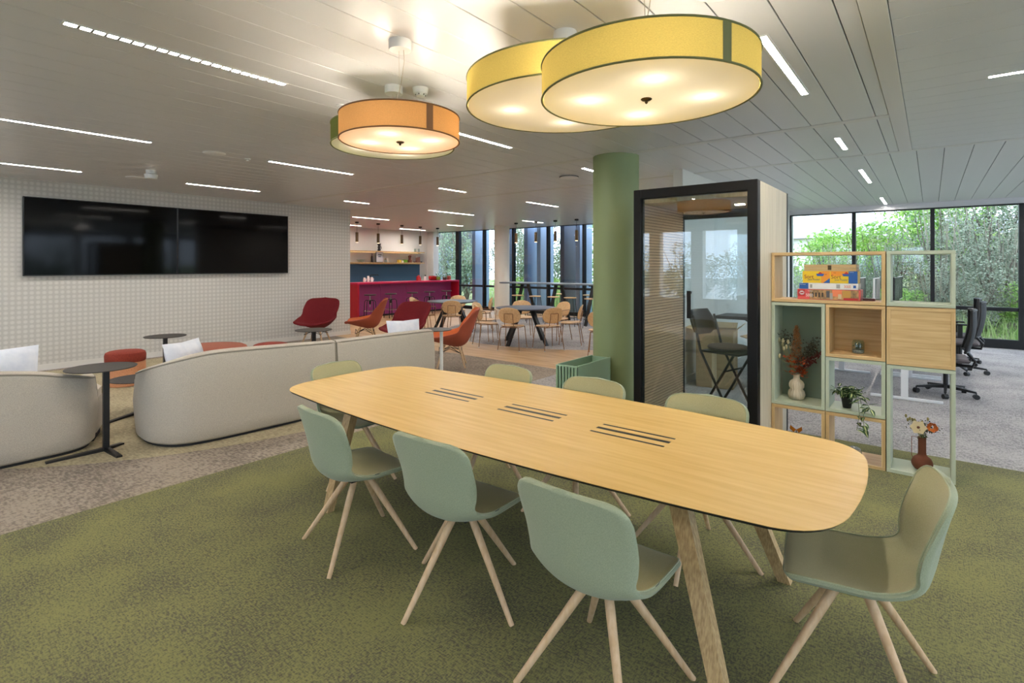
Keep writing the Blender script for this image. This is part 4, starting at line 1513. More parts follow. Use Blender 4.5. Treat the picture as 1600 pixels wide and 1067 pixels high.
MB().box(-.08, .08, -.15, .15, 0, .014).build('base', m_black, t)
for i, y in enumerate((9.98, 10.12, 10.26)):
    t = thing('white_jug', 'white milk jug at the wall end of the bar, %s' % ['first', 'second and tallest', 'third'][i], 'jug', (BX - .1, y + .15, BZ), 0, 'white jugs on the bar')
    hh = (.14, .19, .15)[i]
    MB().lathe([(.03, 0), (.045, .02), (.04, hh * .6), (.03, hh * .8), (.034, hh)], 18).build('body', m_whitegloss, t, True)
    MB().tube([(0, .035, hh * .8), (0, .07, hh * .7), (0, .065, hh * .35), (0, .04, hh * .2)], .006, 6).build('handle', m_whitegloss, t, True)

# candy jars
cand = [('lime green', (150, 200, 40), 12.72 + .30, -13.62, .19), ('white', (236, 232, 226), 13.22, -13.86, .24), ('brown', (120, 84, 74), 13.25, -13.55, .18), ('coral red', (232, 84, 74), 13.52, -13.6, .23)]
for nm, colr, y, x, h in cand:
    t = thing('candy_jar', 'glass candy jar with %s sweets on the bar' % nm, 'jar', (x, y, BZ), 0, 'candy jars on the bar')
    MB().lathe([(.07, 0), (.075, .006), (.075, h), (.06, h + .012), (.057, h), (.072, h - .005), (.072, .008)], 24).build('body', m_clear, t, True)
    MB().lathe([(.068, .008), (.071, .012), (.071, h * .62), (.04, h * .68), (.01, h * .7)], 20).build('sweets', M(nm + '_sweets', colr, rough=.5, bump=.8, scale=(60, 60, 60)), t, True, kind='stuff')
    MB().lathe([(.064, h + .012), (.064, h + .02), (.02, h + .035), (.016, h + .05), (.026, h + .065), (.01, h + .085)], 20).build('lid', m_clear, t, True)

# bar stools
m_stseat = M('dark_stool_seat', (44, 34, 36), rough=.4)
st_me = MB().lathe([(.16, .72), (.175, .726), (.178, .74), (.17, .75), (.04, .746)], 28).mesh('seat', m_stseat, True)
sc_me = MB().cyl((0, 0, .38), (0, 0, .72), .016, n=12).mesh('screw_column', m_chrome, True)
sh_me = MB().cyl((0, 0, .46), (0, 0, .58), .034, n=14).mesh('hub', m_black, True)
sl_me = MB().tube([(.03, 0, .565), (.13, 0, .58), (.175, 0, .54), (.19, 0, .40), (.205, 0, 0)], .011, 8).mesh('leg', m_black, True)
sr_me = MB().tube([(.195 * cos(2 * pi * i / 28), .195 * sin(2 * pi * i / 28), .26) for i in range(28)], .008, 6, True).mesh('foot_ring', m_chrome, True)
for i, y in enumerate((9.66, 10.42, 11.28, 12.02, 12.8)):
    t = thing('bar_stool', '%s black industrial bar stool along the magenta bar' % ['first', 'second', 'third', 'fourth', 'last'][i], 'stool', (-13.0, y, 0), .4 + i * .3, 'bar stools')
    inst('seat', st_me, t); inst('screw_column', sc_me, t); inst('hub', sh_me, t); inst('foot_ring', sr_me, t)
    for k in range(4):
        inst('leg', sl_me, t, (0, 0, 0), (0, 0, k * pi / 2))

# ================================================================== PLANTER
m_plant = M('sage_lacquer', (146, 176, 148), rough=.5)
m_plantd = M('dark_sage', (36, 48, 36), rough=.8)
t = thing('slatted_planter', 'sage green planter box with vertical slats in front of the green column', 'planter', (-2.995, 4.70, 0))
w = .125
MB().box(-w, w, .012, .024, 0, .55).build('front_panel', m_plantd, t)
MB().box(w - .012, w, .024, .74, 0, .55, .002).build('side_panel', m_plant, t)
MB().box(-w, -w + .012, .024, .74, 0, .55, .002).build('side_panel', m_plant, t)
MB().box(-w, w, .728, .74, 0, .55, .002).build('back_panel', m_plant, t)
MB().box(-w + .012, w - .012, .024, .728, .30, .36).build('soil', M('dark_soil', (70, 70, 52), rough=1), t)
sme = MB().box(-.0105, .0105, -.012, .012, 0, .542, .002).mesh('slat', m_plant)
for i in range(7):
    inst('slat', sme, t, (-w + .0105 + i * (2 * w - .021) / 6, .0, 0))
fr_ = MB().box(-w, w, -.012, .026, .542, .552).box(-w, -w + .014, .026, .74, .55, .556).box(w - .014, w, .026, .74, .55, .556)
fr_.build('top_rim', m_plant, t)

# ================================================================== PHONE BOOTH
m_bside = M('booth_veneer', (204, 192, 168), rough=.5, col2=(188, 176, 152), scale=(40, 30, 1.2), detail=4)
m_bfr = M('booth_black_frame', (13, 12, 12), rough=.5, spec=.25)
m_rib = M('acoustic_oak', (224, 188, 146), rough=.6)
m_ribd = M('acoustic_felt', (150, 122, 96), rough=.9)
m_bfloor = M('booth_carpet', (150, 146, 138), rough=.95, col2=(128, 124, 118), scale=(60, 60, 60))
X0, X1, Y0, Y1, BH = -2.175, -1.096, 4.57, 5.72, 2.30
bt = thing('phone_booth', 'black-framed glass phone booth with pale veneer side beside the bookshelf', 'phone booth', (X0, Y0, 0))
bw, bd = X1 - X0, Y1 - Y0
fr_ = MB()
fr_.box(0, .072, 0, .09, 0, BH, .004).box(bw - .078, bw, 0, .09, 0, BH, .004).box(.07, bw - .07, 0, .09, BH - .085, BH, .004).box(.07, bw - .07, 0, .09, 0, .07, .004)
fr_.build('front_frame', m_bfr, bt)
fb = MB().box(.0, .06, bd - .06, bd, 0, BH).box(bw - .06, bw, bd - .06, bd, 0, BH).box(.06, bw - .06, bd - .06, bd, BH - .2, BH).box(.06, bw - .06, bd - .06, bd, 0, .06)
fb.build('rear_frame', m_bfr, bt)
npan = 4
for i in range(npan):
    a = .092 + i * (bd - .092) / npan; b_ = .092 + (i + 1) * (bd - .092) / npan
    MB().box(bw - .045, bw - .001, a, b_ - .002, .0, BH - .002, .0015).build('side_panel', m_bside, bt)
    MB().box(.001, .045, a, b_ - .002, .0, BH - .002, .0015).build('side_panel', m_bside, bt)
MB().box(.045, .055, .09, bd - .06, .06, BH - .12).build('acoustic_backing', m_ribd, bt)
rb = MB(); z = .08
while z < BH - .14:
    rb.box(.055, .064, .09, bd - .062, z, z + .021, .002); z += .028
rb.build('acoustic_ribs', m_rib, bt, kind='stuff')
MB().box(bw - .055, bw - .045, .09, bd - .06, .06, BH - .12).build('felt_lining', m_ribd, bt)
MB().box(.045, bw - .045, .09, bd - .06, BH - .12, BH - .05).build('booth_ceiling', m_oak, bt)
MB().box(.045, bw - .045, .09, bd - .06, .0, .06).build('booth_floor', m_bfloor, bt)
MB().box(0.002, bw - .002, .09, bd, BH - .05, BH - .002).build('roof', m_bfr, bt)
dr = MB().box(.076, bw - .082, .030, .040, .074, BH - .089).build('door', m_booth, bt)
MB().box(.5, .535, .0, .012, 1.14, 1.38, .003).box(.5, .535, .012, .03, 1.145, 1.165).box(.5, .535, .012, .03, 1.355, 1.375).build('handle', m_bfr, dr)
MB().box(.073, .079, .022, .05, .072, BH - .086).box(bw - .084, bw - .078, .022, .05, .072, BH - .086).build('door_edge', m_bfr, dr)
MB().box(.06, bw - .06, bd - .035, bd - .025, .06, BH - .2).build('rear_pane', m_booth, bt)
MB().cyl((bw * .7, .7, BH - .123), (bw * .7, .7, BH - .118), .045, n=24).build('added_booth_fill', M('booth_fill_glow', (255, 240, 220), emit=(255, 236, 205), estr=140), bt)  # fill light added to brighten the booth interior, not a known fitting
# table inside
t = thing('booth_shelf_table', 'dark shelf table fixed inside the phone booth', 'table', (X1 - .055, Y0 + .70, 1.085))
MB().box(-.50, 0, 0, .36, 0, .03, .003).build('table_top', m_black, t)
MB().hull([(-.3, .18, 0), (-.3, .2, 0), (0, .18, 0), (0, .2, 0), (0, .18, -.2), (0, .2, -.2)]).build('bracket', m_black, t)
# folding bar stool with back
fs_ = thing('folding_bar_chair', 'black folding bar chair with a backrest inside the phone booth', 'chair', (-1.49, 5.13, .073), radians(-104))
r_ = .012
for sg in (-1, 1):
    MB().tube([(sg * .19, .23, 0), (sg * .185, -.17, .74), (sg * .175, -.25, 1.05)], r_, 8).build('leg', m_black, fs_, True)
    MB().tube([(sg * .165, -.27, 0), (sg * .165, .15, .72)], r_, 8).build('leg', m_black, fs_, True)
MB().tube([(-.19, .165, .12), (.19, .165, .12)], r_, 8).tube([(-.165, -.21, .1), (.165, -.21, .1)], r_, 8).tube([(-.165, .06, .565), (.165, .06, .565)], .008, 8).build('stretcher', m_black, fs_)
bk = []
for v in range(9):
    row = []
    for u in range(11):
        k = 1 - 2 * u / 10; q = v / 8
        wd = .19 - .05 * max(0, q - .6) / .4
        row.append((k * wd, -.225 - .07 * q - .03 * (1 - k * k), .90 + .20 * q - .03 * (abs(k) < .75) * (q < .01)))
    bk.append(row)
MB().shell(bk, .012).build('backrest', m_black, fs_, True, 60)
MB().box(-.18, .18, -.17, .21, .72, .738, .006).build('seat', m_black, fs_)
t = thing('seat_cushion', 'round grey cushion lying on the folding bar chair in the booth', 'cushion', (-1.49, 5.13, .813), radians(-104))
MB().lathe([(.10, 0), (.165, .008), (.178, .025), (.168, .042), (.10, .052), (.02, .046)], 32).build('pad', M('grey_cushion', (112, 104, 98), rough=.9, bump=.3, scale=(40, 40, 40)), t, True)
MB().tube([(.177 * cos(2 * pi * i / 32), .177 * sin(2 * pi * i / 32), .025) for i in range(32)], .004, 5, True).build('piping', m_black, t)

# cardboard boxes behind the booth
m_card = M('cardboard', (178, 148, 110), rough=.8, col2=(164, 134, 98), scale=(4, 4, 20))
m_cardl = M('cardboard_light', (196, 168, 130), rough=.8)
m_tape = M('parcel_tape', (206, 184, 150), rough=.4)


def carton(label, x, y, w, d, h, rz, flaps=True):
    t = thing('cardboard_box', label, 'box', (x, y, 0), rz, 'cartons behind the booth')
    MB().box(-w, w, -d, -d + .008, 0, h).box(-w, w, d - .008, d, 0, h).box(-w, -w + .008, -d, d, 0, h).box(w - .008, w, -d, d, 0, h).box(-w, w, -d, d, 0, .01).build('body', m_card, t)
    for (ax, sg, tilt) in (('x', 1, .7), ('x', -1, .25), ('y', 1, .5)):
        f = MB()
        if ax == 'x':
            f.box(0, w * .6, -d + .01, d - .01, -.004, .004)
            o = f.build('flap', m_cardl, t); o.location = (sg * w, 0, h)
            o.rotation_euler = (0, -tilt if sg > 0 else pi + tilt, 0)
        else:
            f.box(-w + .01, w - .01, 0, w * .6, -.004, .004)
            o = f.build('flap', m_cardl, t); o.location = (0, sg * d, h); o.rotation_euler = (tilt, 0, 0)
    MB().box(-.03, .03, -d - .001, -d, 0, h * .8).build('tape', m_tape, t)


carton('taller open cardboard box standing behind the glass booth', -2.26, 7.30, .23, .24, .74, radians(9))
carton('second open cardboard box right of the taller one behind the booth', -1.60, 7.46, .22, .2, .64, radians(-8))

# ================================================================== BOOKSHELF OF CUBES
m_sgr = M('sage_shelf_paint', (184, 192, 168), rough=.55)
m_sgi = M('sage_shelf_back', (134, 150, 132), rough=.6)
SX = [-1.096, -.686, -.277]
SY, SD = 5.03, .32


def cube(label, x0, x1, z0, z1, kind, back=False, door=False, th=.026):
    mat = m_sgr if kind == 's' else m_oakx
    matv = m_sgr if kind == 's' else m_oak
    t = thing('shelf_cube', label, 'shelf', ((x0 + x1) / 2, SY, z0), 0, 'bookshelf cubes')
    w = (x1 - x0) / 2 - .002; h = z1 - z0 - .003
    MB().box(-w, w, 0, SD, 0, th, .0015).build('bottom_panel', mat, t)
    MB().box(-w, w, 0, SD, h - th, h, .0015).build('top_panel', mat, t)
    for sg in (-1, 1):
        MB().box(sg * w, sg * (w - th), .0005, SD, th, h - th, .0015).build('side_panel', matv, t)
    if back:
        MB().box(-w + th, w - th, SD - .014, SD - .002, th, h - th).build('back_panel', m_sgi if kind == 's' else m_oakx, t)
    if door:
        d = MB().box(-w + .018, w - .018, .004, .02, .018, h - .018, .0015).build('door', m_oakx, t)
        MB().box(-w + th, w - th, SD - .014, SD - .002, th, h - th).build('back_panel', m_oakx, t)
    return t


cube('wide open oak shelf box on top of the left stack, holding the puzzles', SX[0], SX[2], 1.288, 1.716, 'w')
cube('tall closed-back sage shelf box holding the dried flowers', SX[0], SX[1], .402, 1.286, 's', True)
cube('oak shelf box with an oak back holding the terrarium', SX[1], SX[2], .852, 1.286, 'w', True)
cube('open sage shelf box holding the trailing plant', SX[1], SX[2], .402, .85, 's')
cube('open oak shelf box at the bottom left beside the booth', SX[0], SX[1], 0, .4, 'w')
cube('open oak shelf box at the bottom middle under the trailing plant', SX[1], SX[2], 0, .4, 'w')
cube('open sage shelf box on top of the right stack', -.2745, .142, 1.288, 1.716, 's')
cube('oak shelf box with a closed oak door', -.2745, .142, .836, 1.286, 'w', door=True)
cube('tall open sage shelf box at the bottom right holding the brown jug', -.2745, .142, 0, .834, 's')

# puzzles
R90 = (pi / 2, 0, 0)
ZP = 1.288 + .0265
m_pk = M('coral_box', (214, 88, 84), rough=.4)
m_wb = M('white_box', (232, 230, 224), rough=.4)
m_bb = M('blue_print', (28, 86, 158), rough=.4)
m_yb = M('yellow_print', (238, 200, 30), rough=.4)
m_or = M('orange_print', (238, 152, 40), rough=.4)
m_redp = M('red_print', (190, 40, 40), rough=.4)
m_gry = M('grey_print', (160, 158, 152), rough=.5)
m_pic = M('street_picture', (92, 84, 60), rough=.4, col2=(196, 150, 96), scale=(30, 30, 22), detail=5, lo=.3, hi=.65)
m_sky_ = M('sunset_print', (228, 128, 84), rough=.4)
FY = 5.085


def puzzle(label, x0, x1, z, h, mat, d=.19):
    t = thing('puzzle_box', label, 'puzzle box', ((x0 + x1) / 2, FY, z), 0, 'puzzle boxes')
    w = (x1 - x0) / 2
    MB().box(-w, w, .0, d, 0, h, .0015).build('carton', mat, t)
    MB().box(-w - .0015, w + .0015, -.0012, d + .001, h * .35, h + .001, .001).build('lid', mat, t)
    return t, w


def patch(t, x0, x1, z0, z1, mat, name='print', y=-.0018):
    return MB().box(x0, x1, y - .0004, y + .001, z0, z1).build(name, mat, t)


t, w = puzzle('coral and picture puzzle box reading 5000, at the bottom of the stack', -.90, -.447, ZP, .086, m_pk)
patch(t, -.135, w - .012, .004, .083, m_pic, 'picture')
patch(t, .03, .10, .03, .083, m_sky_, 'picture', -.0021)
patch(t, -.012, .012, .02, .074, M('roof_print', (70, 74, 80), rough=.4), 'picture', -.0024)
patch(t, .014, .034, .006, .058, m_gry, 'picture', -.0024)
patch(t, .072, .096, .012, .05, M('wall_print', (196, 176, 140), rough=.4), 'picture', -.0027)
for k in range(4):
    patch(t, -.118 + k * .024, -.104 + k * .024, .02 + .004 * (k % 2), .06, M('window_print', (62, 50, 34), rough=.4), 'picture', -.0027)
patch(t, .104, .16, .022, .08, M('amber_print', (186, 142, 62), rough=.4), 'picture', -.0024)
patch(t, .11, w - .016, .004, .02, m_redp, 'picture', -.0028)
patch(t, -w + .006, -.17, .026, .082, m_redp, 'logo_field', -.0020)
lg = MB().cyl((-.193, -.0024, .056), (-.193, -.0015, .056), .021, n=24).build('logo', m_wb, t)
MB().cyl((-.193, -.0028, .056), (-.193, -.0024, .056), .0185, n=24).build('logo_ring', m_redp, lg)
MB().cyl((-.193, -.0031, .056), (-.193, -.0028, .056), .0165, n=24).build('logo_disc', m_wb, lg)
MB().box(-.205, -.181, -.0036, -.0031, .051, .061).build('logo_bar', m_redp, lg)
text('5000', .036, m_wb, t, (-.163, -.0030, .024), R90, sx=.74)
text('PUZZLE', .010, m_wb, t, (-.148, -.0030, .068), R90)
z1_ = ZP + .088
t, w = puzzle('flat white puzzle box reading 3000 in orange', -.885, -.462, z1_, .050, m_wb)
patch(t, -w, -w + .068, .001, .05, m_bb, 'blue_field')
patch(t, -.131, -.115, .010, .04, m_gry, 'code_patch')
patch(t, .06, .086, .010, .042, m_gry, 'code_patch')
patch(t, .178, .197, .014, .036, m_bb, 'emblem')
text('3000', .034, M('orange_ink', (226, 106, 62), rough=.5), t, (.112, -.0030, .014), R90, sx=.72)
text('Ravensburger', .011, m_wb, t, (-w + .004, -.0030, .036), R90, sx=.72)
z2_ = z1_ + .052
t, w = puzzle('bright yellow and orange box reading Sort your Puzzle twice', -.86, -.466, z2_, .098, m_yb)
patch(t, -.06, .003, .0, .099, m_or, 'orange_field')
patch(t, .01, .13, .06, .099, m_or, 'orange_field')
patch(t, .135, w, 0, .099, m_bb, 'blue_field')
b = MB().hull([(-.045, -.0032, .001), (.003, -.0032, .001), (.003, -.0032, .042), (-.045, -.001, .001), (.003, -.001, .001), (.003, -.001, .042)]).build('blue_corner', m_bb, t)
m_mar = M('maroon_ink', (142, 30, 44), rough=.5)
m_nav = M('navy_ink', (38, 52, 110), rough=.5)
for ox in (-.185, .012):
    text('Sort', .044, m_mar, t, (ox, -.0034, .038), R90, sx=.92)
    text('your Puzzle!', .0195, m_nav, t, (ox + .026, -.0038, .022), R90, sx=.93)
    # open box emblem: blue tray with red lid
    ex = ox + .118 - (.01 if ox > 0 else 0)
    e = MB().hull([(ex - .022, -.0032, .058), (ex + .022, -.0032, .058), (ex + .03, -.0032, .078), (ex - .03, -.0032, .078), (ex - .022, -.002, .058), (ex + .022, -.002, .058), (ex + .03, -.002, .078), (ex - .03, -.002, .078)]).build('emblem', m_bb, t)
    MB().hull([(ex - .02, -.0040, .076), (ex + .02, -.0040, .076), (ex, -.0040, .094), (ex - .02, -.003, .076), (ex + .02, -.003, .076), (ex, -.003, .094)]).build('emblem_top', m_redp, e)
for k in range(2):
    text('oo', .016, m_mar, t, ((-.035, .03)[k], -.0034, (.068, .082)[k]), R90)
text('Ravensburger', .0085, m_wb, t, (.139, -.0034, .089), R90, sx=.72)
z3_ = z2_ + .1
t = thing('wooden_case', 'flat wooden case with a metal clasp on top of the puzzle stack', 'case', (-.662, FY, z3_), 0)
MB().box(-.188, .188, 0, .2, 0, .026, .002).build('body', m_oakx, t)
MB().box(-.188, .188, 0, .2, .0275, .055, .002).build('lid', m_oakx, t)
MB().box(-.013, .013, -.004, .002, .010, .048, .001).build('clasp', m_brass, t)
# small red gadget on the shelf
t = thing('red_tin', 'small dark red tin next to the coral puzzle box', 'tin', (-.395, 5.17, ZP), 0)
MB().box(-.042, .042, -.03, .03, 0, .012, .003).build('body', M('maroon_tin', (70, 22, 26), rough=.4), t)
MB().box(-.044, .044, -.032, .032, .0125, .02, .003).build('lid', M('maroon_tin', (70, 22, 26)), t)

# ---- dried flowers in the tall sage cell
VX, VY, VZ = -.925, 5.185, .4286
t = thing('ribbed_vase', 'cream double-bulb ribbed vase in the tall sage shelf box', 'vase', (VX, VY, VZ))
MB().lathe([(.035, 0), (.055, .012), (.066, .045), (.060, .075), (.046, .092), (.056, .112), (.058, .135), (.048, .16), (.026, .178), (.023, .20), (.027, .218), (.023, .22), (.02, .2)], 72, rib=(18, .055)).build('body', M('cream_ribbed', (216, 200, 174), rough=.7), t, True, 80)
MB().tube([(.026 * cos(2 * pi * i / 24), .026 * sin(2 * pi * i / 24), .219) for i in range(24)], .004, 6, True).build('lip', M('cream_ribbed', (216, 200, 174)), t, True)
m_plume = M('brown_plume', (128, 82, 46), rough=.9, island=True, island_hi=(160, 108, 62))
m_rustl = M('rust_leaf', (150, 58, 26), rough=.8, island=True, island_hi=(206, 96, 44))
m_tail = M('bunny_tail', (206, 196, 156), rough=.9)
m_dkspr = M('dark_sprig', (48, 48, 38), rough=.9, island=True, island_hi=(86, 78, 56))
m_stem = M('dry_stem', (150, 146, 100), rough=.8)
t = thing('dried_bouquet', 'dried bouquet with brown plume, rust leaves and bunny tails in the ribbed vase', 'flowers', (VX, VY, VZ + .2))
r2 = random.Random(5)


def leafcloud(pts_fn, n, size, r, flat=.5, wid=.42):
    b = MB()
    for i in range(n):
        p = Vector(pts_fn(i / n, r))
        a = Vector((r.gauss(0, 1), r.gauss(0, 1), r.gauss(0, 1))).normalized()
        q = a.orthogonal().normalized(); s_ = size * r.uniform(.6, 1.25)
        c = a.cross(q) * .15 * s_
        b.add([p, p + a * s_ * .5 + q * s_ * wid + c, p + a * s_, p + a * s_ * .5 - q * s_ * wid + c], [(0, 1, 2, 3)])
    return b


def plume_fn(f, r):
    h = f; rr = .038 * (1 - h) ** .6 + .004; a = r.uniform(0, 6.3)
    return (rr * cos(a) * r.random() ** .3, rr * sin(a) * r.random() ** .3, .17 + h * .27)


leafcloud(plume_fn, 900, .022, r2, wid=.12).build('plume', m_plume, t, kind='stuff')
for k in range(34):
    a = r2.uniform(0, 6.3); q = r2.random() ** .5 * .105; zz = r2.uniform(.0, .17)
    s_ = r2.uniform(.035, .06)
    b = MB(); nl = 5
    for j in range(nl):
        aa = j * 2 * pi / nl + r2.random(); tilt = r2.uniform(.1, .8)
        d = Vector((cos(aa), sin(aa), tilt)).normalized(); e = Vector((-sin(aa), cos(aa), 0))
        b.add([(0, 0, 0), d * s_ * .5 + e * s_ * .22, d * s_, d * s_ * .5 - e * s_ * .22], [(0, 1, 2, 3)])
    b.build('rust_leaf', m_rustl, t, loc=(q * cos(a), q * sin(a) * .8, zz))
for k, (x, y, z) in enumerate([(-.14, .0, .31), (-.115, .02, .29), (-.10, -.03, .31), (-.085, .02, .25), (-.13, -.02, .17), (-.065, -.01, .30), (-.055, .03, .25), (-.105, .01, .235), (-.12, .04, .26)]):
    b = MB().tube([(0, 0, -.05), (x * .45, y * .5, z * .5), (x, y, z - .02)], .0016, 5)
    st = b.build('stem', m_stem, t)
    MB().ball((x, y, z), (.011, .011, .02), 10, 7).build('bunny_tail', m_tail, st, True)


def dark_fn(f, r):
    a = r.uniform(-.2, .9); l = r.random() ** .6
    return (.16 * l * cos(a) + r.gauss(0, .02), r.gauss(0, .035), .10 + .24 * l * r.uniform(.5, 1.1))


leafcloud(dark_fn, 420, .018, r2).build('dark_sprigs', m_dkspr, t, kind='stuff')
leafcloud(lambda f, r: (-.07 + r.gauss(0, .035), r.gauss(0, .03), .33 + r.gauss(0, .025)), 110, .016, r2).build('dark_sprigs', m_dkspr, t, kind='stuff')
leafcloud(lambda f, r: (.06 + f * .12 + r.gauss(0, .012), r.gauss(0, .015), .10 + f * .13 + r.gauss(0, .012)), 120, .03, r2, wid=.3).build('red_brown_leaves', M('redbrown_leaf', (92, 36, 30), rough=.9), t)

# ---- terrarium
t = thing('glass_terrarium', 'small glass terrarium jar in the oak-backed shelf box', 'jar', (-.472, 5.19, .8788))
MB().lathe([(.036, 0), (.044, .006), (.046, .04), (.045, .09), (.036, .106), (.034, .106), (.042, .09), (.043, .04), (.041, .01)], 32).build('jar', m_clear, t, True)
MB().lathe([(.040, .006), (.0415, .012), (.0415, .032), (.02, .036)], 24).build('pebbles', M('pebbles', (190, 182, 168), rough=.8, col2=(110, 104, 96), scale=(120, 120, 120), bump=.8), t, True, kind='stuff')
leafcloud(lambda f, r: (r.gauss(0, .014), r.gauss(0, .014), .04 + f * .04), 60, .018, r2).build('moss', M('moss_leaf', (70, 86, 60), rough=.9), t)
MB().tube([(.038 * cos(2 * pi * i / 24), .038 * sin(2 * pi * i / 24), .106) for i in range(24)], .003, 6, True).build('rim', m_clear, t, True)

# ---- trailing plant
PX, PY, PZ = -.545, 5.14, .4286
t = thing('plant_pot', 'small black pot on the open sage shelf', 'pot', (PX, PY, PZ))
MB().lathe([(.028, 0), (.03, .002), (.043, .085), (.045, .088), (.045, .094), (.04, .094), (.038, .08)], 28).build('body', m_black, t, True)
MB().lathe([(.038, .072), (.036, .08), (.01, .083)], 20).build('soil', M('potting_soil', (50, 42, 34), rough=1), t)
m_leafg = M('variegated_green', (54, 84, 46), rough=.45)
m_leafc = M('variegated_cream', (196, 200, 140), rough=.45)
b = MB(); L_ = 1.0
xs_ = [0, .18, .42, .7, 1.0]; ws = [0, .17, .24, .18, 0]
vs = []; fs = []
for x_, w_ in zip(xs_, ws):
    d = -.22 * x_ * x_
    for q in (-1, -.28, .28, 1):
        vs.append((q * w_, x_, d + .10 * abs(q) * w_ / .24))
mi = []
for i in range(4):
    for j in range(3):
        fs.append((i * 4 + j, i * 4 + j + 1, (i + 1) * 4 + j + 1, (i + 1) * 4 + j)); mi.append(1 if j == 1 else 0)
b.add(vs, fs); b.mi = mi
leaf_me = b.mesh('leaf', [m_leafg, m_leafc], True)
t = thing('trailing_plant', 'variegated trailing plant growing from the black pot on the sage shelf', 'plant', (PX, PY, PZ + .085))
r3 = random.Random(21)
stems = []
for k in range(22):
    a = k * .75; l = r3.uniform(.04, .12)
    stems.append([(0, 0, -.01), (cos(a) * l * .5, sin(a) * l * .5, .05), (cos(a) * l, sin(a) * l, r3.uniform(.03, .095))])
stems.append([(0, 0, 0), (.05, -.04, .05), (.10, -.09, .02), (.125, -.14, -.08), (.13, -.17, -.16), (.14, -.175, -.21)])
stems.append([(0, 0, 0), (.06, -.02, .06), (.12, -.04, .02), (.15, -.07, -.03), (.17, -.10, -.05)])
stems.append([(0, 0, 0), (.05, -.05, .06), (.09, -.12, .0), (.10, -.16, -.09), (.09, -.175, -.17), (.085, -.18, -.21)])
for s_ in stems:
    st = MB().tube(s_, .0018, 5).build('stem', M('plant_stem', (90, 110, 60), rough=.6), t)
    n_ = 3 if len(s_) == 3 else 12
    for i in range(n_):
        f = (i + 1) / n_
        p = interp([tuple(q) for q in s_], f * .999)
        sz = r3.uniform(.055, .082)
        az = r3.uniform(0, 6.3)
        inst('leaf', leaf_me, t, p, (r3.uniform(-.7, .6), r3.uniform(-.5, .5), az), (sz, sz, sz))

# ---- brown jug
JX, JY, JZ = -.055, 5.17, .0268
m_jug = M('brown_clay', (104, 54, 30), rough=.75)
t = thing('brown_jug', 'brown round-bodied jug with a long neck in the tall sage shelf box', 'jug', (JX, JY, JZ))
MB().lathe(smooth_path([(.034, 0), (.05, .008), (.066, .035), (.067, .06), (.055, .09), (.036, .106), (.027, .122), (.0258, .16), (.0255, .2), (.0255, .245)], 40) + [(.028, .25), (.024, .25), (.022, .12)], 40).build('body', m_jug, t, True, 60)
MB().tube([(-.026, 0, .246), (-.062, 0, .246), (-.064, 0, .243), (-.064, 0, .10), (-.06, 0, .085)], .0022, 6).build('handle', m_jug, t, True)
t = thing('flower_bunch', 'dried flower bunch with a cream anemone and an orange bloom in the brown jug', 'flowers', (JX, JY, JZ + .25))
m_pet = M('cream_petal', (232, 212, 168), rough=.7); m_orp = M('orange_petal', (206, 96, 30), rough=.7, island=True, island_hi=(226, 130, 50))
b = MB()
for j in range(6):
    aa = j * pi / 3; e = Vector((cos(aa), 0, sin(aa))); pz = Vector((-sin(aa), 0, cos(aa)))
    c0 = Vector((-.022, -.055, .085))
    b.add([c0, c0 + e * .034 + pz * .026 + Vector((0, -.01, 0)), c0 + e * .056 + Vector((0, -.004, 0)), c0 + e * .034 - pz * .026 + Vector((0, -.01, 0))], [(0, 1, 2, 3)])
fl = b.build('anemone', m_pet, t, True)
MB().ball((-.022, -.062, .085), (.010, .007, .010), 12, 8).build('flower_eye', m_brownc, fl, True)
b = MB()
for j in range(28):
    aa = j * 2.4; rr = .006 + .022 * (j / 28) ** .6
    p = Vector((.062 + rr * cos(aa), -.04 - .006, .098 + rr * sin(aa)))
    d = Vector((cos(aa) * .6, -.7, sin(aa) * .6)).normalized() * .016; e = Vector((-sin(aa), 0, cos(aa))) * .008
    b.add([p - e, p + e, p + e * .8 + d, p - e * .8 + d], [(0, 1, 2, 3)])
b.build('orange_bloom', m_orp, t)
for k, (x, y, z) in enumerate([(-.10, -.01, .15), (-.075, .0, .13), (-.06, .02, .12), (-.045, -.01, .125), (-.09, .02, .115), (.035, .0, .145), (.0, .02, .11)]):
    st = MB().tube([(0, 0, -.06), (x * .4, y, z * .55), (x, y, z - .012)], .0014, 5).build('stem', m_stem, t)
    MB().ball((x, y, z), (.008, .008, .014), 9, 6).build('seed_head', M('seed_head', (150, 136, 84), rough=.9), st, True)
leafcloud(lambda f, r: (r.gauss(.012, .036), r.gauss(.0, .02), .045 + abs(r.gauss(0, .032))), 420, .0115, r2).build('dark_sprigs', m_dkspr, t, kind='stuff')
leafcloud(lambda f, r: (r.gauss(0, .012), r.gauss(0, .012), r.uniform(-.01, .06)), 50, .03, r2, wid=.16).build('green_stalks', M('green_stalk', (84, 96, 56), rough=.8), t)

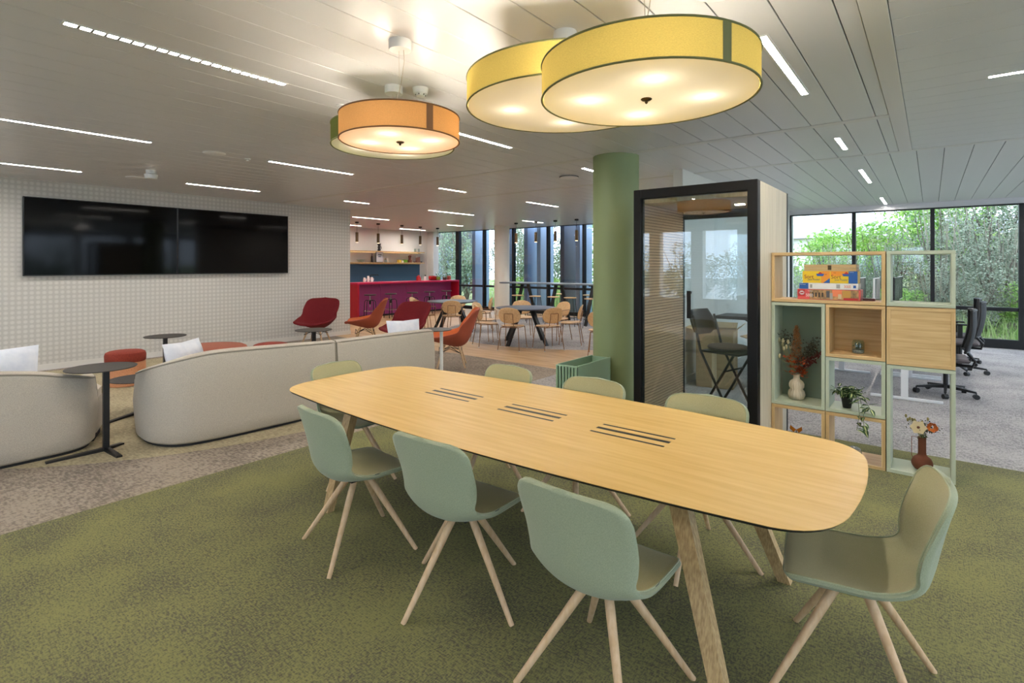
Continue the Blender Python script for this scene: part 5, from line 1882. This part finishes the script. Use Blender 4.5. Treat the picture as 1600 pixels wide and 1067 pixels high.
# ---- little ornaments in the bottom row
t = thing('butterfly_ornament', 'small amber butterfly ornament in the bottom left oak shelf box', 'ornament', (-.925, 5.17, .027))
m_amb = M('amber_glass', (196, 116, 26), rough=.15, trans=.4)
MB().lathe([(.02, 0), (.022, .004), (.004, .01), (.004, .14)], 14).build('stand', m_brass, t, True)
for sg in (-1, 1):
    MB().hull([(0, 0, .14), (0, .006, .14), (sg * .045, -.01, .175), (sg * .045, -.006, .175), (sg * .05, -.012, .145), (sg * .02, -.002, .115), (sg * .02, .002, .115)]).build('wing', m_amb, t)
t = thing('glass_dome', 'small clear glass paperweight in the bottom middle oak shelf box', 'ornament', (-.50, 5.20, .027))
MB().lathe([(.035, 0), (.05, .004), (.055, .03), (.045, .06), (.02, .075)], 28).build('dome', M('solid_glass', (220, 228, 236), rough=.05, trans=.8), t, True)
MB().lathe([(.038, 0), (.056, .002), (.056, .006)], 28).build('base', m_chrome, t, True)

# ================================================================== OFFICE
m_desk = M('desk_white', (228, 230, 232), rough=.4)


def desk(label, x, y):
    t = thing('office_desk', label, 'desk', (x, y, 0), 0, 'white office desks')
    MB().box(-.4, .4, -.85, .85, .715, .74, .003).build('desk_top', m_desk, t)
    for sg in (-1, 1):
        MB().box(-.34, .36, sg * .78 - .025, sg * .78 + .025, .0, .028, .004).build('foot', m_desk, t)
        MB().box(-.035, .035, sg * .78 - .025, sg * .78 + .025, .028, .69).build('column', m_desk, t)
        MB().box(-.34, .34, sg * .78 - .02, sg * .78 + .02, .69, .715).build('bracket', m_desk, t)
    MB().box(-.02, .02, -.75, .75, .60, .64).build('crossbeam', m_desk, t)
    MB().box(.05, .15, -.6, .6, .58, .66).build('cable_tray', m_desk, t)


desk('white desk nearest behind the bookshelf', -.25, 8.66)
desk('white desk beyond the nearest one, towards the window', -.25, 10.42)
desk('white desk back to back with the nearest one', -1.07, 8.66)


def monitor(label, x, y, rz, white):
    t = thing('computer_monitor', label, 'monitor', (x, y, .74), rz, 'desk monitors')
    MB().box(-.27, .27, -.012, .012, .36, .70, .004).build('casing', m_whitegloss if white else m_black, t)
    MB().box(-.262, .262, -.014, -.012, .37, .692).build('display', m_screen, t)
    MB().box(-.03, .03, .01, .05, .0, .5, .004).build('stand', m_steel, t)
    MB().box(-.11, .11, -.06, .1, 0, .01, .003).build('base', m_steel, t)


monitor('white-backed monitor seen edge-on through the puzzle shelf, left', -.74, 8.5, radians(86), True)
monitor('white-backed monitor seen edge-on through the puzzle shelf, right', -.565, 8.45, radians(88), True)
monitor('thin black monitor seen edge-on through the top right shelf box', -.38, 9.0, radians(87), False)
monitor('thin white-backed monitor seen edge-on through the top right shelf box', -.37, 9.9, radians(88), True)

m_mesh = M('chair_mesh', (30, 32, 36), rough=.7)
m_oseat = M('office_seat_fabric', (92, 86, 88), rough=.9)
oc = {}
bk = []
for v in range(15):
    row = []
    q = v / 14
    for u in range(9):
        k = 1 - 2 * u / 8
        y = -.20 - .05 * sin(q * pi * .9) - .05 * q ** 2.6
        row.append((k * (.215 - .03 * q), y - .05 * (1 - k * k) + .03, .56 + .50 * q))
    bk.append(row)
oc['back'] = MB().shell(bk, .008).mesh('mesh_back', m_mesh, True, 60)
lp = [bk[0][u] for u in range(9)] + [bk[v][8] for v in range(1, 15)] + [bk[14][u] for u in range(7, -1, -1)] + [bk[v][0] for v in range(13, 0, -1)]
oc['frame'] = MB().tube(lp, .016, 8, True).tube([(.2, -.19, .56), (.21, -.26, .47), (.19, -.24, .40), (.10, -.05, .39)], .017, 8).tube([(-.2, -.19, .56), (-.21, -.26, .47), (-.19, -.24, .40), (-.10, -.05, .39)], .017, 8).mesh('back_frame', m_black, True)
st = [[(k * .235, y, .465 + .02 * k * k - (.02 * ((y - .1) / .15) ** 2 if y > .1 else 0)) for k in (1, .8, .5, .2, 0, -.2, -.5, -.8, -1)] for y in (.24, .22, .16, .08, 0, -.1, -.17, -.2)]
oc['seat'] = MB().shell(st, .05).mesh('seat', m_oseat, True, 60)
oc['mech'] = MB().box(-.09, .09, -.12, .1, .375, .415, .01).cyl((0, 0, .1), (0, 0, .38), .026, n=12).mesh('gas_column', m_black)
oc['arm'] = MB().hull([(-.018, 0, .085), (.018, 0, .085), (-.018, 0, .13), (.018, 0, .13), (-.012, .30, .07), (.012, .30, .07), (-.012, .30, .09), (.012, .30, .09)]).mesh('base_arm', m_black)
oc['cast'] = MB().cyl((-.024, 0, .03), (.024, 0, .03), .03, n=16).box(-.005, .005, -.005, .005, .03, .08).mesh('caster', m_black, True)
oc['rest'] = MB().box(-.04, .04, -.12, .12, .645, .67, .008).box(-.015, .015, -.03, .03, .42, .65, .004).mesh('armrest', m_black)


def office_chair(label, x, y, rz, brot=.3, arms=False):
    t = thing('office_chair', label, 'chair', (x, y, 0), rz, 'black office chairs')
    inst('mesh_back', oc['back'], t); inst('back_frame', oc['frame'], t); inst('seat', oc['seat'], t); inst('gas_column', oc['mech'], t)
    for sg in (-1, 1) if arms else ():
        inst('armrest', oc['rest'], t, (sg * .27, 0, 0))
    for k in range(5):
        a = inst('base_arm', oc['arm'], t, (0, 0, 0), (0, 0, k * 2 * pi / 5 + brot))
        inst('caster', oc['cast'], a, (0, .30, 0), (0, 0, .6))


office_chair('black mesh office chair nearest behind the bookshelf door', .14, 8.50, radians(92), .25)
office_chair('black mesh office chair at the second desk, by the window', .34, 10.40, radians(86), .6)
office_chair('black mesh office chair farthest behind the other two', .34, 11.35, radians(95), 1.0, True)
office_chair('office chair seen low through the plant shelf on the far side of the desk', -1.95, 8.75, radians(-80), .1)
